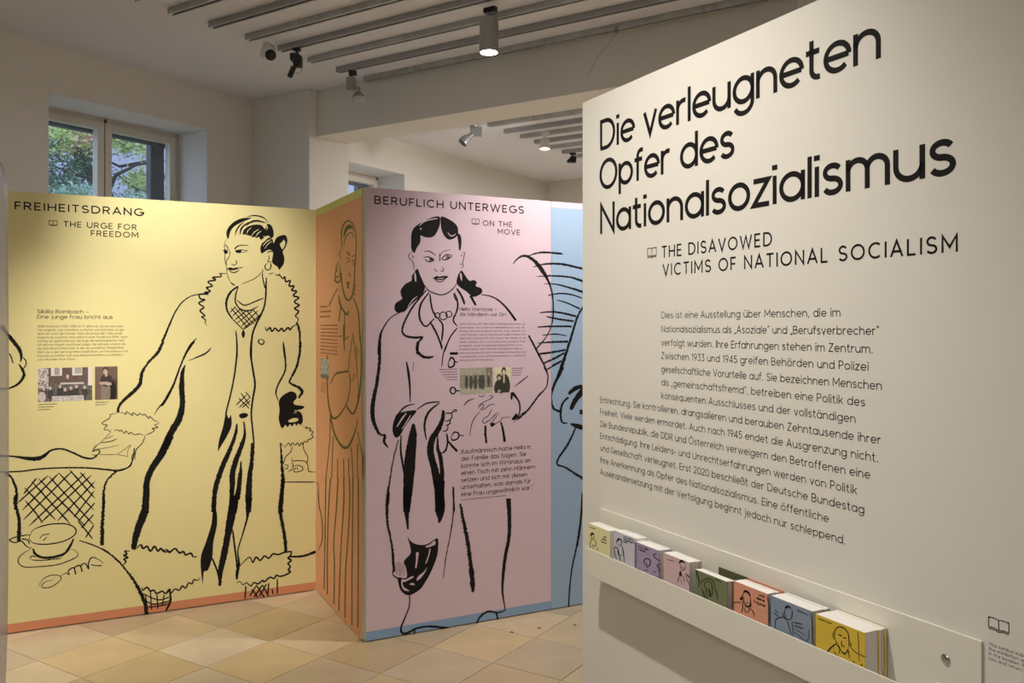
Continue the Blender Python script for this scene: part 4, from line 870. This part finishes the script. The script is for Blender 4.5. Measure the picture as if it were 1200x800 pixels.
k7=(680,600,8); k8=(760,630,8); k9=(860,670,8); k10=(940,700,8); k0=(800,640,10)
ART = {
 'yellow': [('F',k7,"95,215 105,190 125,195 130,215 115,210 105,225"),('S',k7,"105,225 112,250 128,245 130,215",4),('S',k7,"110,250 95,290 100,340",4),('S',k7,"130,250 150,290 140,320 120,300",4),('S',k7,"160,330 165,360",4),('S',k7,"85,138 145,158",4),('S',k7,"115,300 125,350",3)],
 'lavender': [('S',k7,"345,300 345,265 365,245 385,265 385,300 365,315 350,305",5),('S',k7,"350,270,10 370,250,12 385,262,6",None),('S',k7,"340,320 320,340 330,400 345,440",5),('S',k7,"385,310 400,350 410,430",5),('S',k7,"320,330 350,340 370,420 380,460",6),('S',k7,"350,345 360,400 395,400",4),('S',k7,"405,350 415,470",4)],
 'purple': [('S',k7,"605,500 600,455 625,432 655,450 655,490 635,510 615,500",6),('S',k7,"620,470 625,520",5),('S',k7,"690,385,6 690,410,8 720,440,8 750,460,6",None),('S',k7,"720,388,6 700,392,8 690,400,6",None),('S',k7,"760,485,4 720,495,9 735,525,9 740,555,10",None),('S',k7,"680,550 700,560 715,550",4),('S',k7,"600,545 630,540",4)],
 'rose': [('F',k8,"290,245 288,220 310,205 335,220 345,245 325,232 312,228 300,235"),('S',k8,"300,245 305,290 325,305 345,285 345,250",4),('F',k8,"290,320 305,310 312,345 295,365 288,350"),('F',k8,"350,330 370,345 388,372 370,365"),('S',k8,"310,275 325,275",4),('S',k8,"318,292 332,292",4),('S',k8,"285,365 275,420",5),('S',k8,"310,340 330,380 335,420",4),('S',k8,"345,340 365,400 390,450",4),('S',k8,"300,380 310,420 320,440",3),('S',k8,"170,200 245,222",4)],
 'olive': [('S',k8,"445,305,12 460,350,12 475,400,10 470,460,9",None),('S',k8,"530,480 525,440 550,400 590,430 600,500 590,560",5),('F',k8,"560,470 575,490 590,545 575,545"),('S',k8,"500,470 520,540 560,570",5),('S',k8,"545,460 545,520 570,560",5),('S',k8,"610,450 640,520 650,590",5),('S',k8,"490,440 510,400 560,380 600,400 625,460",5),('S',k8,"620,385 690,415",4),('S',k8,"515,500 535,550",4)],
 'coral': [('F',k9,"95,175 115,168 145,190 158,220 150,235 135,205 110,190 92,200 85,230 82,260 62,262 58,245 75,228 85,205"),('S',k9,"95,230 95,280 120,320 150,310 160,240",6),('S',k9,"105,300 125,325 155,320 160,290",9),('S',k9,"115,280 135,290",5),('S',k9,"80,270 85,330 70,380",5),('S',k9,"100,320 110,370 140,370 150,340 185,380 190,430",5),('S',k9,"0,290 30,280 65,290",5),('S',k9,"315,225 328,330 335,490",5)],
 'slate': [('F',k9,"480,330 500,312 530,325 535,345 510,330 490,345"),('S',k9,"478,340 480,400 500,445 540,430 548,370 540,345",5),('S',k9,"455,375,6 470,420,10 500,450,6",None),('S',k9,"470,420 400,440 390,500 400,540",5),('S',k9,"500,460 520,520 540,590",5),('S',k9,"385,350 420,390",5),('S',k9,"375,380 420,420",5),('S',k9,"545,460 560,600",5),('S',k9,"560,470 645,490",6),('S',k9,"565,500 655,530",6),('S',k9,"570,530 680,600",4),('S',k9,"565,560 680,650",4),('S',k9,"700,540 705,600 680,660",4),('S',k9,"590,355 700,405",4),('S',k9,"725,385 735,500 735,680",5)],
 'mustard': [('S',k10,"310,380 305,320 340,275 390,285 430,330 440,400 435,460",6),('S',k10,"310,380 330,440 370,500 410,520 435,470",5),('S',k10,"295,330 290,360 305,395",5),('S',k10,"445,420 460,430 455,460",5),('S',k10,"340,345 375,360",7),('S',k10,"385,375 415,380",7),('S',k10,"372,400 370,440 385,455",5),('S',k10,"370,445 400,460",6),('S',k10,"235,512,14 280,460,14 325,430,8",None),('S',k10,"335,440 355,480 340,530",5),('S',k10,"360,490 400,530 430,490 445,570",5),('S',k10,"305,500 320,545",5),('S',k10,"440,440 500,510 605,560",4),('S',k10,"522,325,5 530,430,6 535,600,5",None),('S',k10,"485,590,10 483,620,8",None),('S',k10,"560,620,8 555,655,10",None)]}
WORDS = {'yellow': [('und', 233, 218, 245),('deine', 255, 205, 247),('Träume', 277, 190, 248),('?', 0, 0, 0)], 'lavender': [('und deine', 235, 405, 500),('Vergangen-', 258, 405, 505),('heit ...', 281, 405, 460)],
         'purple': [('und dein', 325, 545, 640),('Leben ...', 352, 545, 645)], 'coral': [('und', 0, 0, 0)]}
for name, col, xl, xr, yt, xb, cn, art in BK:
    m_cov = mat('cover_'+name, col, 0.55, spec=0.35); n0 = nB
    s0, zt, _ = tz(xl, yt, nB); s1, _, _ = tz(xr, yt, nB)
    # depth of the pile from the right edge seen at the back
    lo, hi = 0.0, nB
    for _ in range(30):
        mid = (lo+hi)/2
        if tz(xb, 700, mid)[0] > s1: hi = mid
        else: lo = mid
    nb_ = max(0.008, min(lo, nB-0.012))
    T = nB-nb_; h = zt-zFloor
    cuts = [0, .60, .76, .88, 1.0] if name == 'mustard' else ([0, .62, .82, 1.0])
    for q in range(len(cuts)-1):
        f0, f1 = nB-T*cuts[q], nB-T*cuts[q+1]+0.0003
        dx = 0.0 if q == 0 else random.uniform(-0.0008, 0.0008); dz = 0 if q == 0 else -random.uniform(0.0004, 0.0012)
        first = q == 0
        lab = ('front %s booklet in the tray, cover with %s' % (cn, art)) if first else ('%s booklet in the tray, %s' % (cn, 'rearmost of its pile' if q == len(cuts)-2 else ('directly behind the front one' if q == 1 else 'third from the front of its pile')))
        r = empty('booklet', ((TIT.o+DQ*(s0+dx)).x+TIT.n.x*f0, (TIT.o+DQ*(s0+dx)).y+TIT.n.y*f0, zFloor), TIT.rz, lab, 'booklet', None if first else '%s booklets behind the front one' % cn)
        if first and name == 'mustard': r['label'] = 'front mustard yellow booklet at the right end of the tray, bald man drawn on cover'
        w = s1-s0; th = f0-f1; ct = 0.0005
        hc_ = h+dz-0.0004; c = MB(); c.box(0, w, 0, ct, 0, hc_+(0.0004 if first else 0)); c.box(0, w, th-ct, th, 0, hc_); c.box(0, ct, ct, th-ct, 0, hc_)
        cov = c.build('cover', m_cov, r)
        MB().box(ct, w-0.0012, ct, th-ct, 0.0006, h+dz).build('page_block', M['pages'], r)
        if first:
            d = strokes_on(TIT, nB, ART[name]); d.mb.v = [(a-s0, b+nB, c_-zFloor) for a, b, c_ in d.mb.v]
            tmb = MB()
            KV = {'yellow': k7, 'lavender': k7, 'purple': k7}
            if name in KV:
                for wd, yy, xa, xbb in WORDS[name]:
                    if yy: text(tmb, TIT, ''.join(ch for ch in wd if ch in G), 680+xa/8, 680+xbb/8, 600+yy/8, 0.0056, 0.22, 0.12, 8, n=nB, off=0.0004)
            if name == 'coral':
                for wd, yy, xa, xbb in (('und', 222, 232, 288), ('deine', 252, 212, 290), ('Träume', 285, 185, 295), ('...', 370, 262, 298)):
                    text(tmb, TIT, wd, 860+xa/8, 860+xbb/8, 670+yy/8, 0.0060, 0.22, 0.12, 8, n=nB, off=0.0004)
            if name == 'mustard': text(tmb, TIT, 'und deine Träume', 940+150/8, 940+278/8, 700+200/8, 0.0034, 0.2, 0.14, 8, n=nB, off=0.0004)
            mo = d.mb.build('cover_drawing', M['ink'], cov)
            if tmb.v:
                tmb.v = [(a-s0, b+nB, c_-zFloor) for a, b, c_ in tmb.v]; tmb.build('cover_text', M['ink'], cov)
# the olive booklet leaning against the back plate
for (cl, cc, xa, xb2, ya, nn, cnt, lab) in ((None, (0.10,0.11,0.04), 842, 878, 664.0, 0.0135, 2, 'dark olive booklet leaning on the back plate behind the olive pile'),
                                    (None, (0.66,0.30,0.19), 876, 917, 677.0, 0.0150, 3, 'thin coral booklet behind the coral pile, against the back plate')):
    m_cov = mat('cover_back', cc, 0.55)
    for q in range(cnt):
        n1 = nn-q*0.0026
        s0, zt, _ = tz(xa, ya, n1); s1, _, _ = tz(xb2, ya, n1); o2 = TIT.o+DQ*s0+TIT.n*n1
        r = empty('booklet', (o2.x, o2.y, zFloor), TIT.rz, lab+(', front one', ', rear one' if cnt == 2 else ', middle one', ', rear one')[q], 'booklet', lab.replace('booklet ', 'booklets ', 1))
        w = s1-s0; th = 0.0024; h = zt-zFloor-q*0.0006
        c = MB(); c.box(0, w, 0, 0.0005, 0, h); c.box(0, w, th-0.0005, th, 0, h); c.box(0, 0.0005, 0.0005, th-0.0005, 0, h); c.build('cover', m_cov, r)
        MB().box(0.0005, w-0.001, 0.0005, th-0.0005, 0, h-0.0008).build('page_block', M['pages'] if q else m_cov, r)

# ------------------------------------------------------------------ ceiling tracks and lamps
HB = 1.862
def bt(v):     # world xy -> t, w
    d_ = Vector((v.x, v.y))-A0; return d_.dot(U), d_.dot(K)
def rail(px, py, wend, kind, label):
    p = atz(px, py, HB); t, w = bt(p)
    o = empty('ceiling_track', tuple(BP(t, w, EYE+HB)), RZ, label, 'ceiling rail', None)
    L_ = wend-w; hw = 0.022; h = HC-(EYE+HB)
    m = M['galv'] if kind else M['greyrail']
    c = MB(); c.box(-hw, -hw+0.004, -L_, 0, 0, h); c.box(hw-0.004, hw, -L_, 0, 0, h); c.box(-hw+0.004, hw-0.004, -L_, 0, h-0.005, h)
    c.box(-hw+0.004, -0.009, -L_, 0, 0, 0.003); c.box(0.009, hw-0.004, -L_, 0, 0, 0.003)
    c.build('channel', m, o)
    MB().box(-hw+0.005, hw-0.005, -L_+0.01, -0.002, 0.012, 0.015).build('dark_slot', M['darkgap'], o)
    if kind:
        y = -0.5
        k = 0
        while y > -L_+0.2 and k < 4:
            MB().box(-hw-0.002, -hw, y-0.015, y, 0.0, h).build('coupling', M['greyrail'], o); y -= 1.1; k += 1
    return t, w
ends = [(110, -16), (155, 1), (200, 18), (247, 33.5), (290, 48), (328, 61), (363, 74), (396, 85.5), (428, 96)]
tw = [bt(atz(x, y, HB)) for x, y in ends]
orda = ['foremost', 'second', 'third', 'fourth', 'fifth', 'sixth', 'seventh', 'eighth', 'ninth']
for i, (x, y) in enumerate(ends):
    k = i % 2 == 0
    extra = {0: ', nearest the camera', 2: ', cut off at the top left', 3: ', starting at the top left', 4: ' with the white dome camera', 5: ' carrying the grey cylinder lamp', 7: ' carrying the silver spotlight', 8: ', right before the beam'}.get(i, '')
    rail(x, y, 5.6 if i < 7 else 8.8, k, '%s %s ceiling rail of the front room%s' % (orda[i], 'galvanised' if k else 'smooth grey', extra))
ends2 = [(572.5, 149), (591.5, 156.3), (610.5, 162.4), (627, 168.6), (644.2, 174.8), (659.3, 180.2), (673.5, 185.2)]
for i, (x, y) in enumerate(ends2):
    k = i % 2 == 0
    rail(x, y, 7.5, k, '%s %s ceiling rail of the back room, counted from the beam' % (orda[i] if i else 'first', 'galvanised' if k else 'smooth grey'))

def rot_to(d):
    return Vector((0, 0, 1)).rotation_difference(Vector(d).normalized()).to_matrix().to_4x4()
def cyl(r0, r1, h, n=24): return MB().tube([(0, 0, 0), (0, 0, h)], [r0, r1], n)
# grey cylinder lamp, lit
p = atz(573, 9.5, HB)
l = empty('cylinder_spotlight', tuple(p), RZ, 'large grey cylinder spotlight shining straight down from the track', 'ceiling lamp')
MB().box(-0.018, 0.018, -0.05, 0.03, -0.028, 0.002).build('track_adapter', M['black'], l, 0.003)
MB().tube([(0, 0.0, -0.028), (0, 0, -0.075)], 0.011, 12).build('stem', M['lampgrey'], l)
mb = MB(); mb.box(-0.006, 0.006, -0.062, -0.054, -0.13, -0.04); mb.box(-0.006, 0.006, -0.062, 0.0, -0.044, -0.036); mb.build('bracket', M['lampgrey'], l)
rc = 0.0565; zt_, zb_ = -0.062, -0.262
mb = MB(); mb.tube([(0,0,zb_+0.004), (0,0,zb_), (0,0,zb_+0.003), (0,0,zt_-0.006), (0,0,zt_)], [rc-0.004, rc-0.002, rc, rc, rc-0.006], 40); mb.build('housing', M['lampgrey'], l, smooth=True)
MB().tube([(0,0,zb_-0.0015), (0,0,zb_+0.002)], rc-0.007, 40).build('lens', M['glow'], l)
pw = p+Vector((0, 0, zb_-0.02)); lamp_light('cylinder_lamp_beam', 'SPOT', tuple(pw), 40, (1, 0.93, 0.85), (pw.x, pw.y, 0), spot_size=R(75), spot_blend=0.7, shadow_soft_size=0.05)
# small white lamp in the back room, lit
p = atz(638.5, 155, HB)
l = empty('small_spotlight', tuple(p), RZ, 'small white lit spotlight on the back room track', 'ceiling lamp')
MB().box(-0.015, 0.015, -0.04, 0.04, -0.02, 0.002).build('track_adapter', M['lampwhite'], l, 0.003)
MB().tube([(0,0,-0.02), (0,0,-0.055)], 0.01, 10).build('stem', M['lampwhite'], l)
MB().tube([(0,0,-0.05), (0,0,-0.08), (0,0,-0.16)], [0.026, 0.045, 0.052], 24).build('shade', M['lampwhite'], l, smooth=True)
MB().tube([(0,0,-0.162), (0,0,-0.158)], 0.044, 24).build('lens', M['glow'], l)
# silver lamp with angled head
p = atz(413.5, 83.5, HB)
l = empty('silver_spotlight', tuple(p), 0, 'silver two-part spotlight at the left end of a track, in front of the pier', 'ceiling lamp')
MB().box(-0.028, 0.028, -0.02, 0.02, -0.03, 0.002).build('track_adapter', M['black'], l, 0.003)
MB().tube([(-0.012,0,-0.03), (-0.012,0,-0.045)], 0.012, 10).build('stem', M['black'], l)
MB().tube([(-0.012,0,-0.045), (-0.012,0,-0.05), (-0.012,0,-0.135), (-0.012,0,-0.142)], [0.030, 0.036, 0.036, 0.03], 24).build('ballast_housing', M['lampsilver'], l, smooth=True)
mb = MB(); mb.tube([(0.045,0,-0.115), (0.050,-0.01,-0.17)], 0.012, 10); mb.tube([(0.0,0,-0.12), (0.045,0,-0.12)], 0.006, 8); mb.build('arm', M['lampsilver'], l)
mb = MB().tube([(0,0,0), (0,0,0.03), (0,0,0.055), (0,0,0.058)], [0.020, 0.042, 0.050, 0.044], 24); mb.xf(Matrix.Translation((0.038,0,-0.155)) @ rot_to((0.12, -0.3, -1))); mb.build('lamp_head', M['lampsilver'], l, smooth=True)
# black spotlight
p = atz(348, 57, HB)
l = empty('black_spotlight', tuple(p), 0, 'black boxy spotlight with small tilted barrel, on the left track end', 'ceiling lamp')
MB().box(-0.026, 0.026, -0.02, 0.02, -0.016, 0.002).build('track_adapter', M['black'], l, 0.002)
MB().tube([(0,0,-0.016), (0,0,-0.035)], 0.010, 10).build('stem', M['black'], l)
mb = MB().box(-0.042, 0.020, -0.03, 0.03, -0.085, -0.035); mb.box(-0.020, 0.034, -0.028, 0.028, -0.125, -0.050); mb.build('housing', M['black'], l, 0.005)
mb = MB().tube([(0,0,0), (0,0,0.075)], 0.018, 16); mb.xf(Matrix.Translation((-0.022,0,-0.125)) @ rot_to((-0.35, -0.2, -1))); mb.build('barrel', M['black'], l, smooth=True)
mb = MB().tube([(0.03,0,-0.12), (0.035,0,-0.15), (0.012,0,-0.17), (-0.012,0,-0.165)], 0.003, 6); mb.build('cable', M['lampgrey'], l)
# dome camera
p = atz(311, 50, HB)
l = empty('dome_camera', tuple(p), 0, 'white dome camera with black lens under a ceiling rail', 'camera')
mb = MB().box(-0.015, 0.035, -0.02, 0.02, -0.045, 0.004); mb.build('mount', M['lampwhite'], l, 0.006)
bm_ = bmesh.new(); bmesh.ops.create_uvsphere(bm_, u_segments=24, v_segments=16, radius=0.052)
me = bpy.data.meshes.new('ball'); bm_.to_mesh(me); bm_.free(); me.materials.append(M['lampwhite'])
for f in me.polygons: f.use_smooth = True
o = bpy.data.objects.new('ball', me); C.objects.link(o); o.parent = l; o.location = (0.018, 0, -0.075)
mb = MB().tube([(0,0,0), (0,0,0.030), (0,0,0.045)], [0.036, 0.036, 0.022], 20); mb.xf(Matrix.Translation((0.030,-0.012,-0.085)) @ rot_to((0.5, -0.7, -0.25))); mb.build('lens', M['black'], l, smooth=True)
mb = MB().tube([(0.018+0.0535*math.cos(a), -0.005, -0.066+0.053*math.sin(a)) for a in [R(20+10*k) for k in range(12)]], 0.003, 6); mb.build('seam', M['black'], l)
# two-part grey spotlight on the back room ceiling
p = atz(556, 146.5, 1.9)
l = empty('swivel_spotlight', tuple(p), 0, 'grey swivel spotlight aimed down left on the back room ceiling', 'ceiling lamp')
MB().tube([(-0.005,0,0.0), (-0.005,0,-0.02)], [0.042, 0.036], 20).build('ceiling_rose', M['lampgrey'], l, smooth=True)
MB().box(-0.04, 0.072, -0.02, 0.02, -0.11, -0.02).build('driver_box', M['lampsilver'], l, 0.004)
MB().tube([(-0.02,0,-0.09), (-0.065,-0.01,-0.125)], [0.026, 0.03], 16).build('neck', M['lampsilver'], l, smooth=True)
hm = Matrix.Translation((-0.06,-0.01,-0.115)) @ rot_to((-0.62, -0.25, -0.72))
MB().tube([(0,0,0), (0,0,0.03), (0,0,0.085)], [0.03, 0.044, 0.048], 24).xf(hm).build('lamp_head', M['lampsilver'], l, smooth=True)
MB().tube([(0,0,0.0845), (0,0,0.088)], 0.041, 24).xf(hm).build('lens', M['black'], l)
# black spotlight in the back room
p = atz(671.5, 179.5, HB)
l = empty('small_black_spotlight', tuple(p), 0, 'small black spotlight on the back room track beside the title wall', 'ceiling lamp')
MB().box(-0.035, 0.03, -0.02, 0.02, -0.018, 0.004).build('track_adapter', M['black'], l, 0.002)
MB().tube([(-0.005,0,-0.018), (-0.005,0,-0.04)], 0.01, 8).build('stem', M['black'], l)
MB().box(-0.035, 0.035, -0.03, 0.03, -0.105, -0.035).build('housing', M['black'], l, 0.01)
MB().tube([(-0.03,-0.01,-0.07), (-0.06,-0.02,-0.10)], 0.018, 12).build('barrel', M['black'], l, smooth=True)
# hanging wire with clip
p = atz(722, 33, HB); 
l = empty('hanging_wire', tuple(p), RZ, 'thin wire dangling from a clip on the last front track', 'wire')
MB().box(-0.026, 0.026, -0.004, 0.004, -0.028, 0.01).build('clip', M['steel'], l)
q = at(689, 89, p.y+0.02)-p; inv = Matrix.Rotation(-RZ, 3, 'Z')
pts = [inv @ v for v in (Vector((0,0,-0.026)), Vector((q.x*.35, q.y*.3, q.z*.40)), Vector((q.x*.7, q.y*.6, q.z*.62)), q)]
MB().tube([(0,0,-0.026)]+[tuple(v) for v in pts[1:]], 0.0014, 6).build('wire', M['lampsilver'], l)
mb = MB().tube([atz(324, 74, 1.75), at(333, 78, 5.5), at(341, 79, 5.45), at(347, 76, 5.5)], 0.0016, 6)

# ------------------------------------------------------------------ rounded acrylic sheet at the left edge of the picture
Y0 = 1.3
rt = [(-14, 182), (-6, 185), (0, 192), (2.6, 203), (4.2, 215), (5.2, 230), (6.2, 300), (6.9, 450), (6.5, 650), (5.2, 745), (3.2, 800), (0, 900), (0, 1600)]
c0 = -24
prof = [((x-600)/FPX*Y0, EYE+(HOR-y)/FPX*Y0) for x, y in rt]
cx = (c0-600)/FPX*Y0
prof[-1] = (prof[-1][0], 0.0)
full = prof+[(2*cx-x, z) for x, z in reversed(prof)]
mb = MB(); n = len(full)
mb.add([(x, 0, z) for x, z in full]+[(x, 0.008, z) for x, z in full], [tuple(range(n)), tuple(range(2*n-1, n-1, -1))]+[(i, n+i, n+(i+1) % n, (i+1) % n) for i in range(n)])
o = mb.build('acrylic_sheet', M['acrylic']); o.location = (0, Y0, 0)
tag(o, 'narrow clear acrylic panel with rounded corners cut off by the left picture edge', 'screen')

# specks of litter on the tiles before the pink wall
for px_, py_, lab in ((600, 741.5, 'dark crumb on the floor tile, leftmost of three before the pink wall'), (632, 736.5, 'dark crumb on the floor tile, middle of three before the pink wall'), (674, 733, 'dark crumb on the floor tile, rightmost of three, next to the title wall')):
    Y = EYE*FPX/(py_-HOR); p = at(px_, py_, Y); mb = MB().tube([(-0.009, 0, 0.003), (-0.002, 0.002, 0.006), (0.004, -0.001, 0.004), (0.009, 0.001, 0.003)], [0.001, 0.0032, 0.0022, 0.001], 6)
    o = mb.build('crumb', M['bark']); o.location = (p.x, p.y, 0); tag(o, lab, 'litter')
